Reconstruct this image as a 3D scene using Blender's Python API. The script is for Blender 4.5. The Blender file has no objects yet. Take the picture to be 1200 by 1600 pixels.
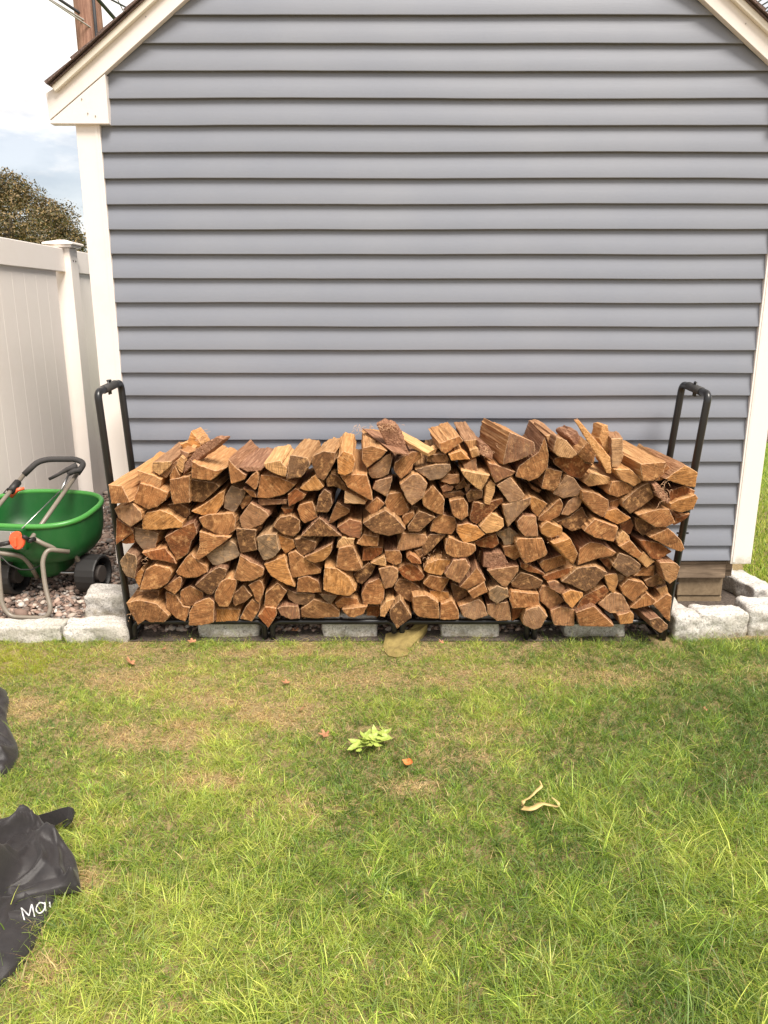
import bpy, bmesh, math, random
import numpy as np
from mathutils import Vector, Matrix, noise as mnoise
from mathutils.bvhtree import BVHTree

random.seed(7); np.random.seed(7)
S = bpy.context.scene
C = S.collection
R = math.radians

# ------------------------------------------------------------------ camera
PITCH = R(14.92); FPX = 1200.0; CAMZ = 1.5
CP, SP = math.cos(PITCH), math.sin(PITCH)
cam_d = bpy.data.cameras.new('camera'); cam = bpy.data.objects.new('camera', cam_d); C.objects.link(cam)
cam.location = (0, 0, CAMZ); cam.rotation_euler = (R(90) - PITCH, 0, 0)
cam_d.sensor_fit = 'VERTICAL'; cam_d.sensor_height = 24.0; cam_d.lens = 18.0
cam_d.clip_start = 0.05; cam_d.clip_end = 1000
S.camera = cam

# ------------------------------------------------------------------ world, sun, exposure
SUN_EL, SUN_AZ = R(58), R(150)        # azimuth clockwise from +Y: behind the camera, to its right
w = bpy.data.worlds.new('World'); S.world = w; w.use_nodes = True
nt = w.node_tree; nt.nodes.clear()
def WN(t): return nt.nodes.new(t)
wo = WN('ShaderNodeOutputWorld'); bg = WN('ShaderNodeBackground'); bg.inputs[1].default_value = 0.082
sky = WN('ShaderNodeTexSky'); sky.sky_type = 'NISHITA'; sky.sun_disc = False
sky.sun_elevation = SUN_EL; sky.sun_rotation = SUN_AZ; sky.dust_density = 2.0
tc = WN('ShaderNodeTexCoord'); mp = WN('ShaderNodeMapping'); mp.inputs['Scale'].default_value = (2.2, 2.2, 6.0)
mp.inputs['Location'].default_value = (0.35, 0.1, 2.02)
nz = WN('ShaderNodeTexNoise'); nz.inputs['Scale'].default_value = 1.5; nz.inputs['Detail'].default_value = 9; nz.inputs['Roughness'].default_value = 0.58
rp = WN('ShaderNodeValToRGB'); rp.color_ramp.elements[0].position = 0.40; rp.color_ramp.elements[1].position = 0.56
rp.color_ramp.elements[0].color = (0.38, 0.38, 0.38, 1)
nz2 = WN('ShaderNodeTexNoise'); nz2.inputs['Scale'].default_value = 5; nz2.inputs['Detail'].default_value = 8
rp2 = WN('ShaderNodeValToRGB'); rp2.color_ramp.elements[0].color = (6.8, 6.5, 6.3, 1); rp2.color_ramp.elements[1].color = (10.5, 9.9, 9.3, 1)
rp2.color_ramp.elements[0].position = 0.3; rp2.color_ramp.elements[1].position = 0.6
mx = WN('ShaderNodeMix'); mx.data_type = 'RGBA'
L = nt.links.new
L(tc.outputs['Generated'], mp.inputs[0]); L(mp.outputs[0], nz.inputs[0]); L(mp.outputs[0], nz2.inputs[0])
L(nz.outputs[0], rp.inputs[0]); L(nz2.outputs[0], rp2.inputs[0])
L(rp.outputs[0], mx.inputs[0]); L(sky.outputs[0], mx.inputs[6]); L(rp2.outputs[0], mx.inputs[7])
L(mx.outputs[2], bg.inputs[0]); L(bg.outputs[0], wo.inputs[0])

sd = bpy.data.lights.new('sun', 'SUN'); sun = bpy.data.objects.new('sun', sd); C.objects.link(sun)
sd.energy = 3.5; sd.angle = R(24); sd.color = (1.0, 0.93, 0.84)
_d = Vector((math.sin(SUN_AZ) * math.cos(SUN_EL), math.cos(SUN_AZ) * math.cos(SUN_EL), math.sin(SUN_EL)))
sun.rotation_euler = _d.to_track_quat('Z', 'Y').to_euler()
S.view_settings.view_transform = 'Standard'; S.view_settings.look = 'None'
S.view_settings.gamma = 1; S.view_settings.exposure = 0.84; S.view_settings.use_curve_mapping = False

# ------------------------------------------------------------------ helpers
def ray(px, py):
    u = (px - 600) / FPX; t = (800 - py) / FPX
    return u, CP + t * SP, -SP + t * CP
def P(px, py, Y):
    "point of the photograph's pixel (px, py) at distance Y in front of the camera"
    a, b, c = ray(px, py)
    return Vector((a / b * Y, Y, CAMZ + c / b * Y))
def G(px, py, z=0.0):
    "point of the pixel on the level z"
    a, b, c = ray(px, py); k = (z - CAMZ) / c
    return Vector((a * k, b * k, z))
def proj(x, y, z):
    z = z - CAMZ; D = y * CP - z * SP
    return 600 + FPX * x / D, 800 - FPX * (y * SP + z * CP) / D

def link(name, verts, faces, mats, parent=None, loc=None, smooth=False, midx=None):
    me = bpy.data.meshes.new(name); me.from_pydata([tuple(v) for v in verts], [], faces)
    for m in (mats if isinstance(mats, (list, tuple)) else [mats]): me.materials.append(m)
    if midx: me.polygons.foreach_set('material_index', midx)
    if smooth: me.polygons.foreach_set('use_smooth', [True] * len(me.polygons))
    me.update()
    o = bpy.data.objects.new(name, me); C.objects.link(o)
    if loc is not None: o.location = loc
    if parent is not None: o.parent = parent
    return o
def link_bm(name, bm, mats, parent=None, smooth=False):
    bmesh.ops.recalc_face_normals(bm, faces=bm.faces)
    me = bpy.data.meshes.new(name); bm.to_mesh(me); bm.free()
    for m in (mats if isinstance(mats, (list, tuple)) else [mats]): me.materials.append(m)
    if smooth: me.polygons.foreach_set('use_smooth', [True] * len(me.polygons))
    o = bpy.data.objects.new(name, me); C.objects.link(o)
    if parent is not None: o.parent = parent
    return o
def empty(name, label, cat, loc=(0, 0, 0), group=None):
    o = bpy.data.objects.new(name, None); C.objects.link(o); o.location = loc
    o.empty_display_size = 0.1
    return tag(o, label, cat, group)
def tag(o, label, cat, group=None):
    o['label'] = label; o['category'] = cat
    if group: o['group'] = group
    return o
def struct(o, kind='structure'):
    o['kind'] = kind; return o
def reparent(o, p):
    "parent while keeping the world place (p is an unrotated empty)"
    o.parent = p; o.location = Vector(o.location) - Vector(p.location); return o
def box_bm(x0, x1, y0, y1, z0, z1, bevel=0.0, bm=None, seg=2):
    b = bm or bmesh.new()
    vs = [b.verts.new(p) for p in [(x0,y0,z0),(x1,y0,z0),(x1,y1,z0),(x0,y1,z0),(x0,y0,z1),(x1,y0,z1),(x1,y1,z1),(x0,y1,z1)]]
    fs = [b.faces.new([vs[i] for i in f]) for f in [(0,3,2,1),(4,5,6,7),(0,1,5,4),(1,2,6,5),(2,3,7,6),(3,0,4,7)]]
    if bevel:
        es = list({e for f in fs for e in f.edges})
        bmesh.ops.bevel(b, geom=es, offset=bevel, segments=seg, affect='EDGES', profile=0.5)
    return b
def prism(name, pts2, y0, y1, mat, parent=None, bevel=0.0):
    "X-Z outline pulled along Y"
    b = bmesh.new()
    f = b.faces.new([b.verts.new((p[0], y0, p[1])) for p in pts2])
    r = bmesh.ops.extrude_face_region(b, geom=[f])
    bmesh.ops.translate(b, vec=(0, y1 - y0, 0), verts=[v for v in r['geom'] if isinstance(v, bmesh.types.BMVert)])
    if bevel: bmesh.ops.bevel(b, geom=list(b.edges), offset=bevel, segments=1, affect='EDGES')
    return link_bm(name, b, mat, parent)
def smooth_path(pts, n=6, closed=False):
    pts = [Vector(p) for p in pts]; out = []; m = len(pts)
    for i in range(m if closed else m - 1):
        if closed: a, b, c, d = pts[(i-1) % m], pts[i], pts[(i+1) % m], pts[(i+2) % m]
        else: a, b, c, d = pts[max(i-1, 0)], pts[i], pts[i+1], pts[min(i+2, m-1)]
        for k in range(n):
            t = k / n
            out.append(0.5 * ((2*b) + (c-a)*t + (2*a-5*b+4*c-d)*t*t + (3*b-a-3*c+d)*t**3))
    if not closed: out.append(pts[-1])
    return out
def tube(name, path, r, mat, parent=None, seg=12, closed=False, bm=None, cap=True):
    b = bm or bmesh.new(); n = len(path); rings = []; up = None
    for i, p in enumerate(path):
        p = Vector(p)
        if closed: d = Vector(path[(i+1) % n]) - Vector(path[(i-1) % n])
        else: d = Vector(path[min(i+1, n-1)]) - Vector(path[max(i-1, 0)])
        d.normalize()
        if up is None:
            up = Vector((0, 0, 1)) if abs(d.z) < 0.9 else Vector((0, 1, 0))
        s = d.cross(up); s.normalize(); up = s.cross(d); up.normalize()
        rr = r[i] if isinstance(r, (list, tuple)) else r
        rings.append([b.verts.new(p + (s * math.cos(a) + up * math.sin(a)) * rr) for a in [2 * math.pi * k / seg for k in range(seg)]])
    for i in range(n if closed else n - 1):
        A, B = rings[i], rings[(i+1) % n]
        for k in range(seg): b.faces.new([A[k], A[(k+1) % seg], B[(k+1) % seg], B[k]])
    if cap and not closed:
        b.faces.new(list(reversed(rings[0]))); b.faces.new(rings[-1])
    if bm is not None: return b
    return link_bm(name, b, mat, parent, smooth=True)
def fillet(pts, r, n=6):
    "polyline with rounded corners"
    pts = [Vector(p) for p in pts]; out = [pts[0]]
    for i in range(1, len(pts) - 1):
        a, b, c = pts[i-1], pts[i], pts[i+1]
        u = (a - b); v = (c - b); ru = min(r, u.length * .48, v.length * .48); u.normalize(); v.normalize()
        p0 = b + u * ru; p1 = b + v * ru
        for k in range(n + 1):
            t = k / n; out.append(p0 * (1-t)**2 + b * 2*t*(1-t) + p1 * t*t)
    out.append(pts[-1]); return out

# ------------------------------------------------------------------ materials
def mat(name, col, rough=0.6, metal=0.0, spec=None):
    m = bpy.data.materials.new(name); m.use_nodes = True
    b = m.node_tree.nodes['Principled BSDF']
    b.inputs['Base Color'].default_value = (*col, 1); b.inputs['Roughness'].default_value = rough
    b.inputs['Metallic'].default_value = metal
    if spec is not None: b.inputs['Specular IOR Level'].default_value = spec
    return m
class NB:
    "short hand for node trees"
    def __init__(s, m): s.m = m; s.t = m.node_tree; s.b = s.t.nodes['Principled BSDF']
    def n(s, ty, **kw):
        x = s.t.nodes.new(ty)
        for k, v in kw.items():
            if k.startswith('_'): setattr(x, k[1:], v)
            else: x.inputs[k.replace('__', ' ')].default_value = v
        return x
    def l(s, a, b): s.t.links.new(a, b)
    def coord(s, kind='Object', scale=(1, 1, 1), rot=None):
        tcn = s.n('ShaderNodeTexCoord'); m = s.n('ShaderNodeMapping'); m.inputs['Scale'].default_value = scale
        if rot is not None: m.inputs['Rotation'].default_value = rot
        s.l(tcn.outputs[kind], m.inputs[0]); s.mapn = m; return m.outputs[0]
    def noise(s, co, scale, detail=4, rough=0.55, dist=0.0):
        x = s.n('ShaderNodeTexNoise'); x.inputs['Scale'].default_value = scale; x.inputs['Detail'].default_value = detail
        x.inputs['Roughness'].default_value = rough; x.inputs['Distortion'].default_value = dist
        s.l(co, x.inputs['Vector']); return x.outputs[0]
    def ramp(s, fac, stops):
        x = s.n('ShaderNodeValToRGB'); e = x.color_ramp.elements
        while len(e) < len(stops): e.new(0.5)
        for i, (p, c) in enumerate(stops):
            e[i].position = p; e[i].color = (*c, 1) if isinstance(c, tuple) else (c, c, c, 1)
        s.l(fac, x.inputs[0]); return x.outputs[0]
    def mix(s, fac, a, b, mode='MIX'):
        x = s.n('ShaderNodeMix', _data_type='RGBA', _blend_type=mode)
        if isinstance(fac, float): x.inputs[0].default_value = fac
        else: s.l(fac, x.inputs[0])
        for v, i in ((a, 6), (b, 7)):
            if isinstance(v, tuple): x.inputs[i].default_value = (*v, 1)
            else: s.l(v, x.inputs[i])
        return x.outputs[2]
    def math(s, op, a, b=0.0):
        x = s.n('ShaderNodeMath', _operation=op)
        for v, i in ((a, 0), (b, 1)):
            if isinstance(v, (int, float)): x.inputs[i].default_value = v
            else: s.l(v, x.inputs[i])
        return x.outputs[0]
    def bump(s, h, strength=0.3, dist=0.01):
        x = s.n('ShaderNodeBump'); x.inputs['Strength'].default_value = strength; x.inputs['Distance'].default_value = dist
        s.l(h, x.inputs['Height']); s.l(x.outputs[0], s.b.inputs['Normal'])
    def base(s, c): s.l(c, s.b.inputs['Base Color'])
# siding: vinyl, faint embossed grain
m_siding = mat('grey_vinyl_siding', (0.30, 0.295, 0.305), 0.5)
q = NB(m_siding); co = q.coord('Object', (2.0, 40, 60)); g1 = q.noise(co, 6, 5)
co2 = q.coord('Object', (1, 1, 1)); g2 = q.noise(co2, 2.2, 4)
q.base(q.mix(q.ramp(g2, [(0.35, 0.0), (0.7, 1.0)]), (0.196, 0.212, 0.252), (0.214, 0.228, 0.264))); q.bump(g1, 0.12, 0.002)
# white painted trim with a little dirt
def white(name, col, dirt=0.25, rough=0.45, emboss=0.05):
    m = mat(name, col, rough); q = NB(m); co = q.coord('Object'); a = q.noise(co, 3.5, 6, 0.7); b = q.noise(co, 60, 4)
    f = q.math('MULTIPLY', q.ramp(a, [(0.5, 0.0), (0.75, 1.0)]), dirt)
    q.base(q.mix(f, col, (col[0]*.72, col[1]*.66, col[2]*.55))); q.bump(b, emboss, 0.002); return m
m_trim = white('white_trim', (0.74, 0.69, 0.65))
m_mould = white('cream_moulding', (0.74, 0.69, 0.60))
m_fence = white('white_vinyl', (0.90, 0.83, 0.77), 0.12, 0.35)
m_trimdirty = mat('dirty_trim_foot', (0.8, 0.76, 0.72), 0.5)
q = NB(m_trimdirty); co = q.coord('Object'); sep = q.n('ShaderNodeSeparateXYZ'); q.l(co, sep.inputs[0])
a = q.noise(co, 25, 7, 0.8); hgt = q.n('ShaderNodeMapRange'); hgt.inputs[1].default_value = 0.20; hgt.inputs[2].default_value = 0.34
hgt.inputs[3].default_value = 1.0; hgt.inputs[4].default_value = 0.0; q.l(sep.outputs[2], hgt.inputs[0])
f = q.ramp(q.math('MULTIPLY', a, hgt.outputs[0]), [(0.24, 0.0), (0.5, 0.9)])
q.base(q.mix(f, (0.74, 0.69, 0.65), (0.28, 0.28, 0.16)))
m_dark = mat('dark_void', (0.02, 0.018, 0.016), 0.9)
# old timber
def timber(name, c1, c2, scale=(3, 60, 60), bumpy=0.3):
    m = mat(name, c1, 0.85); q = NB(m); co = q.coord('Object', scale); a = q.noise(co, 2.0, 8, 0.65, 0.6); b = q.noise(q.coord('Object'), 7, 5)
    c = q.ramp(a, [(0.3, c1), (0.68, c2)]); q.base(q.mix(q.ramp(b, [(0.4, 0.0), (0.8, 0.5)]), c, (c1[0]*.5, c1[1]*.5, c1[2]*.5))); q.bump(a, bumpy, 0.004); return m
m_beam = timber('weathered_sill_timber', (0.10, 0.07, 0.045), (0.34, 0.25, 0.17))
m_block = timber('tan_block', (0.17, 0.12, 0.07), (0.31, 0.23, 0.14), (14, 14, 14), 0.35)
m_pole = timber('pole_wood', (0.16, 0.07, 0.045), (0.42, 0.24, 0.17), (26, 26, 1.2))
m_shingle = mat('brown_shingle', (0.09, 0.06, 0.05), 0.9)
q = NB(m_shingle); co = q.coord('Object'); a = q.noise(co, 160, 3); q.base(q.ramp(a, [(0.3, (0.05, 0.035, 0.03)), (0.7, (0.18, 0.12, 0.10))])); q.bump(a, 0.5, 0.004)
m_metal = mat('galvanised', (0.5, 0.5, 0.5), 0.35, 1.0)
m_blackrubber = mat('black_cable', (0.03, 0.03, 0.035), 0.6)

# ------------------------------------------------------------------ ground
m_soil = mat('lawn_soil', (0.10, 0.09, 0.04), 0.95)
q = NB(m_soil); co = q.coord('Object'); a = q.noise(co, 9, 8, 0.7); b = q.noise(co, 90, 4, 0.7)
near = q.ramp(b, [(0.3, (0.10, 0.07, 0.035)), (0.55, (0.28, 0.205, 0.095)), (0.8, (0.48, 0.37, 0.19))])
far = q.ramp(a, [(0.3, (0.09, 0.17, 0.03)), (0.7, (0.22, 0.30, 0.06))])
sep = q.n('ShaderNodeSeparateXYZ'); q.l(co, sep.inputs[0])
q.base(q.mix(q.ramp(q.math('DIVIDE', sep.outputs[1], 20.0), [(0.28, 0.0), (0.36, 1.0)]), near, far)); q.bump(b, 0.6, 0.012)
gx = [-200, -80, -30, -10] + [-4 + .5 * k for k in range(17)] + [10, 30, 80, 200]; gy = [-200, -60, -15, -3] + [.5 * k for k in range(22)] + [20, 60, 200, 400]
vs = [(a, b, 0) for b in gy for a in gx]; W_ = len(gx)
struct(link('lawn', vs, [(j*W_+i, j*W_+i+1, (j+1)*W_+i+1, (j+1)*W_+i) for j in range(len(gy)-1) for i in range(W_-1)], m_soil))
m_gbed = mat('gravel_dirt', (0.06, 0.045, 0.035), 0.95)
q = NB(m_gbed); co = q.coord('Object'); b = q.noise(co, 80, 4, 0.7); q.base(q.ramp(b, [(0.3, (0.03, 0.022, 0.018)), (0.7, (0.13, 0.10, 0.08))])); q.bump(b, 0.6, 0.01)
def gz(y): return .005 + np.clip((y - 3.33) / .16, 0, 1) * .022 + np.clip((y - 3.5) * .13, 0, .12)
ys_ = [3.288, 3.34, 3.38, 3.44, 3.5, 3.7, 3.95, 4.2, 4.45, 5, 6, 9]; xs_ = [-2.6, -2.1, -1.8, -1.5, -1.29, -.6, 0, .6, 1.24]
vs = [(a, b, float(gz(b)) if b < 4.4 or a < -1.2 else .06) for b in ys_ for a in xs_]; W_ = len(xs_)
struct(link('gravel_bed', vs, [(j*W_+i, j*W_+i+1, (j+1)*W_+i+1, (j+1)*W_+i) for j in range(len(ys_)-1) for i in range(W_-1)], m_gbed))
struct(link('bare_soil', [(1.24, 3.36, .006), (2.0, 3.36, .006), (2.0, 4.6, .006), (1.24, 4.6, .006)], [(0, 1, 2, 3)], m_gbed))

# ------------------------------------------------------------------ shed with grey siding
XL, XR, XC = -1.26, 1.77, 0.255
YF = 3.75
shed = empty('garden_shed', 'grey lap sided gable wall of a garden shed with white corner and roof edge boards', 'shed', (XC, YF, 0))
def sp(o): return reparent(o, shed)
zr = lambda x, off=0.0: 1.5 + 1.257 + off + (1.083 - abs(x - XC)) * 0.757       # under edge of the rake boards
zs = [1.5 + 3.736 * (0.3244 - 0.0290043 * n) for n in range(-8, 24)]
zs[-1] = 1.5 - 0.3352 * 3.736
def wob(x, z):
    return 0.0045 * mnoise.noise(Vector((x * 0.9, z * 0.5, 3.3))) + 0.0018 * mnoise.noise(Vector((x * 3.1, z * 2.0, 8.8)))
for i in range(len(zs) - 1):
    zt, zb = zs[i], zs[i + 1]
    half = min(1.52, (zr(XC, 0.05) - zb) / 0.757 - 0.02)
    if half < 0.15: continue
    x0, x1 = max(XL - 0.03, XC - half), min(XR + 0.03, XC + half)
    n = 46; vs = []; fs = []
    prof = [(0.011, -0.0168, 0), (0.0, -0.0176, 0), (0.0008, -0.0192, 0), (0.004, -0.0197, 0), ((zt - zb) * .5, -0.0098, 0), ((zt - zb) + 0.016, 0.0006, 0)]
    prof = [(0.013, -0.0005, 0)] + prof
    for k in range(n + 1):
        x = x0 + (x1 - x0) * k / n
        sag = 0.0035 * mnoise.noise(Vector((x * 1.1, i * 0.37, 1.7))) + 0.001 * mnoise.noise(Vector((x * 5, i * 3.1, 1.7)))
        for (dz, dy, _) in prof:
            vs.append((x, YF + dy + wob(x, zb + dz), zb + dz + sag))
    m = len(prof)
    for k in range(n):
        for j in range(m - 1):
            a = k * m + j; fs.append((a, a + m, a + m + 1, a + 1))
    o = link('siding_board', vs, fs, m_siding)
    for pgn in o.data.polygons: pgn.use_smooth = (pgn.index % (m - 1)) in (2, 3, 4, 5)
    sp(o)
# sheathing behind, side walls, back
bm = box_bm(XL, XR, YF + 0.022, YF + 0.05, 0.245, 2.5); f = None
sp(link_bm('sheathing', bm, m_dark))
for x0, x1 in ((XL - 0.098, XL - 0.05), (XR + 0.05, XR + 0.098)):
    sp(link_bm('side_wall', box_bm(x0, x1, YF + 0.09, 7.3, 0.245, 2.46), m_siding))
sp(link_bm('rear_wall', box_bm(XL, XR, 7.24, 7.3, 0.245, 2.5), m_siding))
# corner boards: front leaf and side leaf
for s, xa, xb in ((-1, XL - 0.106, XL), (1, XR, XR + 0.105)):
    zb = 0.232
    sp(link_bm('corner_board', box_bm(xa, xb, YF - 0.024, YF + 0.012, zb, 2.50, 0.002), m_trimdirty if s > 0 else m_trim))
    xs = xa if s < 0 else xb - 0.02
    sp(link_bm('corner_board_side', box_bm(xs, xs + 0.02, YF + 0.013, YF + 0.088, zb, 2.46, 0.002), m_trim))
    xe = xa + 0.006 if s < 0 else xb - 0.018       # thin moulded bead beside the board
    xi = XL - 0.022 if s < 0 else XR + 0.01
    sp(link_bm('corner_bead', box_bm(xi, xi + 0.012, YF - 0.0265, YF - 0.0245, zb + .01, 2.47), m_trim))
# roof edge: returns, rake boards, moulding, shingles (outline traced on the left, mirrored)
YR = 3.70
def pr(px, py, Y=YR):
    p = P(px, py, Y); return (p.x, p.z)
def mir(pts): return [(2 * XC - x, z) for x, z in pts]
ret = [pr(78.7, 188.3), pr(77.9, 193), pr(169.7, 193.2), pr(163.6, 115.2)]
apx_in = (XC, 1.5 + 1.257 + 1.083 * 0.757)
r_in0 = pr(163.4, 113.6); r_out0 = pr(85.7, 143.5); slope = 0.757
lo1, lo2 = pr(78.0, 187.4), pr(71.5, 145.5)
w_in = lambda x: r_in0[1] + (x - r_in0[0]) * slope
mo0 = pr(85.7, 143.5, YR - .022); mo1 = pr(78.5, 133.0, YR - .022)
w_mo = lambda x: mo0[1] + (x - mo0[0]) * slope
w_mt = lambda x: mo1[1] + (x - mo1[0]) * slope
rake = [lo1, r_in0, (XC, w_in(XC)), (XC, w_mo(XC) + .02), (mo0[0] + .02, w_mo(mo0[0] + .02) + 0.02), lo2]
mould = [mo0, (XC, w_mo(XC)), (XC, w_mt(XC)), mo1]
for f_, nm in ((lambda p: p, 'l'), (mir, 'r')):
    sp(prism('cornice_return', f_(ret), YR + 0.002, YF - 0.002, m_trim, None, 0.0015))
    sp(prism('rake_board', f_(rake), YR, YF - 0.016, m_trim, None, 0.0015))
    sp(prism('rake_moulding', f_(mould), YR - 0.022, YR - 0.002, m_mould, None, 0.003))
    # roof deck running back, and a row of shingle ends on the edge
    a0 = pr(72.5, 131.5, YR - .042); s0 = a0; top = (XC, s0[1] + (XC - s0[0]) * slope)
    roofp = [(s0[0] + .01, s0[1] - 0.006), (XC, top[1] - 0.006), (XC, top[1] + .002), (s0[0] + .01, s0[1] + .002)]
    sp(prism('roof', f_(roofp), YR - 0.03, 7.4, m_shingle))
    dx, dz = XC - s0[0], top[1] - s0[1]; Ln = math.hypot(dx, dz); ux, uz = dx / Ln, dz / Ln; nx_, nz_ = -uz, ux
    k = 0; t = 0.0
    while t < Ln - 0.01:
        e = min(Ln, t + 0.155)
        q0 = (s0[0] + ux*t + nx_*0.007, s0[1] + uz*t + nz_*0.007); q1 = (s0[0] + ux*e + nx_*0.002, s0[1] + uz*e + nz_*0.002)
        th = 0.006 + random.random()*.002; j = random.uniform(-.004, .004)
        pts = [(q0[0]-nx_*.006, q0[1]-nz_*.006), q1, (q1[0]+nx_*th*.4, q1[1]+nz_*th*.4), (q0[0]+nx_*th, q0[1]+nz_*th)]
        sp(prism('shingle', f_(pts), YR - 0.042 + j, YR + 0.5, m_shingle)); t = e - 0.004
# screw heads in the white boards
for (px, py) in ((127.5, 154.5), (137, 177), (149, 181), (228, 26), (1165, 37)):
    p = P(px, py, YR); bm = bmesh.new(); bmesh.ops.create_cone(bm, cap_ends=True, segments=8, radius1=.0028, radius2=.0028, depth=.003)
    bmesh.ops.rotate(bm, verts=bm.verts, matrix=Matrix.Rotation(R(90), 3, 'X')); bmesh.ops.translate(bm, verts=bm.verts, vec=p)
    sp(link_bm('screw_head', bm, mat('screw', (.3, .27, .25), .5)))
# sill timber and its posts of stacked blocks
sp(link_bm('sill_timber', box_bm(XL + 0.0, XR - 0.005, YF + 0.004, YF + 0.14, 0.145, 0.236, 0.004), m_beam))
sp(link_bm('sill_timber', box_bm(XR - 0.003, XR + 0.04, YF + 0.03, 7.2, 0.147, 0.236, 0.004), m_beam))
sp(link_bm('sill_timber', box_bm(XL - 0.05, XL - 0.003, YF + 0.03, 7.2, 0.147, 0.236, 0.004), m_beam))
for xa in (XR - 0.235, XL + 0.02, 0.1):
    for z0, z1, j in ((-0.07, 0.035, 0.006), (0.037, 0.142, 0.0)):
        sp(link_bm('foundation_block', box_bm(xa + j, xa + 0.235 + j, YF + 0.03 + j, YF + 0.36, z0, z1, 0.006), m_block))
sp(link_bm('underfloor_dark_sheet', box_bm(XL, XR, YF + 0.55, YF + 0.58, -0.1, 0.144), m_dark))  # near-black sheet added below the floor, shade under the shed put into its colour

# ------------------------------------------------------------------ white vinyl fence
XFN = -2.10
fence = empty('vinyl_fence', 'white vinyl privacy fence with flat capped post left of the shed', 'fence', (XFN, 5.3, 0))
def fp(o): return reparent(o, fence)
ZT = 1.868
posts = [2.9, 5.3, 7.7, 10.1]
for py_ in posts:
    fp(link_bm('post', box_bm(XFN - 0.06, XFN + 0.065, py_ - 0.0635, py_ + 0.0635, 0, ZT + 0.005, 0.004), m_fence))
    bm = box_bm(XFN - 0.083, XFN + 0.088, py_ - 0.086, py_ + 0.086, ZT + 0.006, ZT + 0.022, 0.003)
    box_bm(XFN - 0.097, XFN + 0.102, py_ - 0.10, py_ + 0.10, ZT + 0.0225, ZT + 0.036, 0.004, bm=bm)
    b2 = box_bm(XFN - 0.092, XFN + 0.097, py_ - 0.095, py_ + 0.095, ZT + 0.0365, ZT + 0.05, 0.002, bm=bm)
    for v in bm.verts:
        if v.co.z > ZT + 0.045:
            v.co.x = XFN + (v.co.x - XFN) * 0.3; v.co.y = py_ + (v.co.y - py_) * 0.3; v.co.z += 0.006
    fp(link_bm('post_cap', bm, m_fence))
    for dy in (-0.018, 0.022):
        bm = bmesh.new(); bmesh.ops.create_cone(bm, cap_ends=True, segments=8, radius1=.005, radius2=.005, depth=.004)
        bmesh.ops.rotate(bm, verts=bm.verts, matrix=Matrix.Rotation(R(90), 3, 'Y')); bmesh.ops.translate(bm, verts=bm.verts, vec=(XFN + .066, py_ + dy, ZT - .075))
        fp(link_bm('screw_head', bm, m_dark))
pk = box_bm(-0.012, 0.012, 0.0, 0.1531, 0, 1.60, 0.0008, seg=1); box_bm(-0.005, 0.005, 0.1516, 0.1545, 0, 1.6, bm=pk); pk_me = bpy.data.meshes.new('picket'); bmesh.ops.recalc_face_normals(pk, faces=pk.faces); pk.to_mesh(pk_me); pk.free(); pk_me.materials.append(m_fence)
for a, b in zip(posts[:-1], posts[1:]):
    y0, y1 = a + 0.064, b - 0.064
    fp(link_bm('top_rail', box_bm(XFN - 0.026, XFN + 0.028, y0, y1, ZT - 0.145, ZT, 0.004), m_fence))
    fp(link_bm('bottom_rail', box_bm(XFN - 0.026, XFN + 0.028, y0, y1, -0.02, 0.10, 0.004), m_fence))
    y = y0 + 0.004
    while y < y1 - 0.15:
        o = bpy.data.objects.new('picket', pk_me); C.objects.link(o); o.location = (XFN, y, 0.16); fp(o); y += 0.1535

# ------------------------------------------------------------------ utility pole and wires
m_far = m_pole
pb = P(141, 40, 9.9)
pole = empty('utility_pole', 'brown wooden utility pole rising behind the shed roof at upper left', 'utility pole', (pb.x, pb.y, 0))
pth = [(0, 0, 0), (0.0, 0, 3), (-0.02, 0, 6), (-0.03, 0, 9.5)]
o = tube('pole_shaft', pth, [0.17, 0.155, 0.145, 0.12], m_pole, pole, 20)
o = tube('pole_step', [(-0.15, -0.05, 3.72), (-0.2, -0.1, 3.70), (-0.21, -0.1, 3.78)], 0.012, m_blackrubber, pole, 6)
o = tube('conduit', [(0.12, -0.17, 0), (0.12, -0.16, 3), (0.10, -0.16, 9)], 0.018, m_blackrubber, pole, 8)
def wire(a, b, r, m, lab, sag=0.15, name='overhead_wire', grp='overhead wires at the utility pole'):
    a, b = Vector(a), Vector(b); pts = [a.lerp(b, k / 14) - Vector((0, 0, 4 * sag * (k/14) * (1 - k/14))) for k in range(15)]
    o = tube(name, pts, r, m, None, 6); return tag(o, lab, 'wire', grp)
m_lw = mat('pale_cable', (0.35, 0.33, 0.31), 0.5)
def extend(p, q, k): return p + (q - p) * k
def pxwire(x0, y0, Y0, x1, y1, Y1, r, m, lab, back=3.0, fwd=1.15):
    a, b = P(x0, y0, Y0), P(x1, y1, Y1); return wire(extend(b, a, back), extend(a, b, fwd), r, m, lab, 0.0)
pxwire(80, 0, 9.5, 158, 48, 9.9, 0.010, m_lw, 'upper pale cable of the pair crossing in front of the brown pole')
pxwire(88, -4, 9.6, 163, 46, 9.95, 0.016, m_blackrubber, 'thick dark cable between the pale pair crossing the brown pole')
pxwire(76, -1, 9.4, 155, 52, 9.85, 0.008, m_lw, 'lower pale cable of the pair crossing in front of the brown pole')
pxwire(154, 0, 9.6, 181, 31, 10, 0.022, m_blackrubber, 'thick black cable running down to the roof right of the pole')
pxwire(175, 0, 9.6, 198, 12, 10, 0.010, m_blackrubber, 'thin black wire with a fitting above the shingle edge')
pxwire(184, 0, 10.0, 192, 16, 10.4, 0.006, m_blackrubber, 'thinnest wire between the thick black cable and the roof edge', 3)
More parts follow.
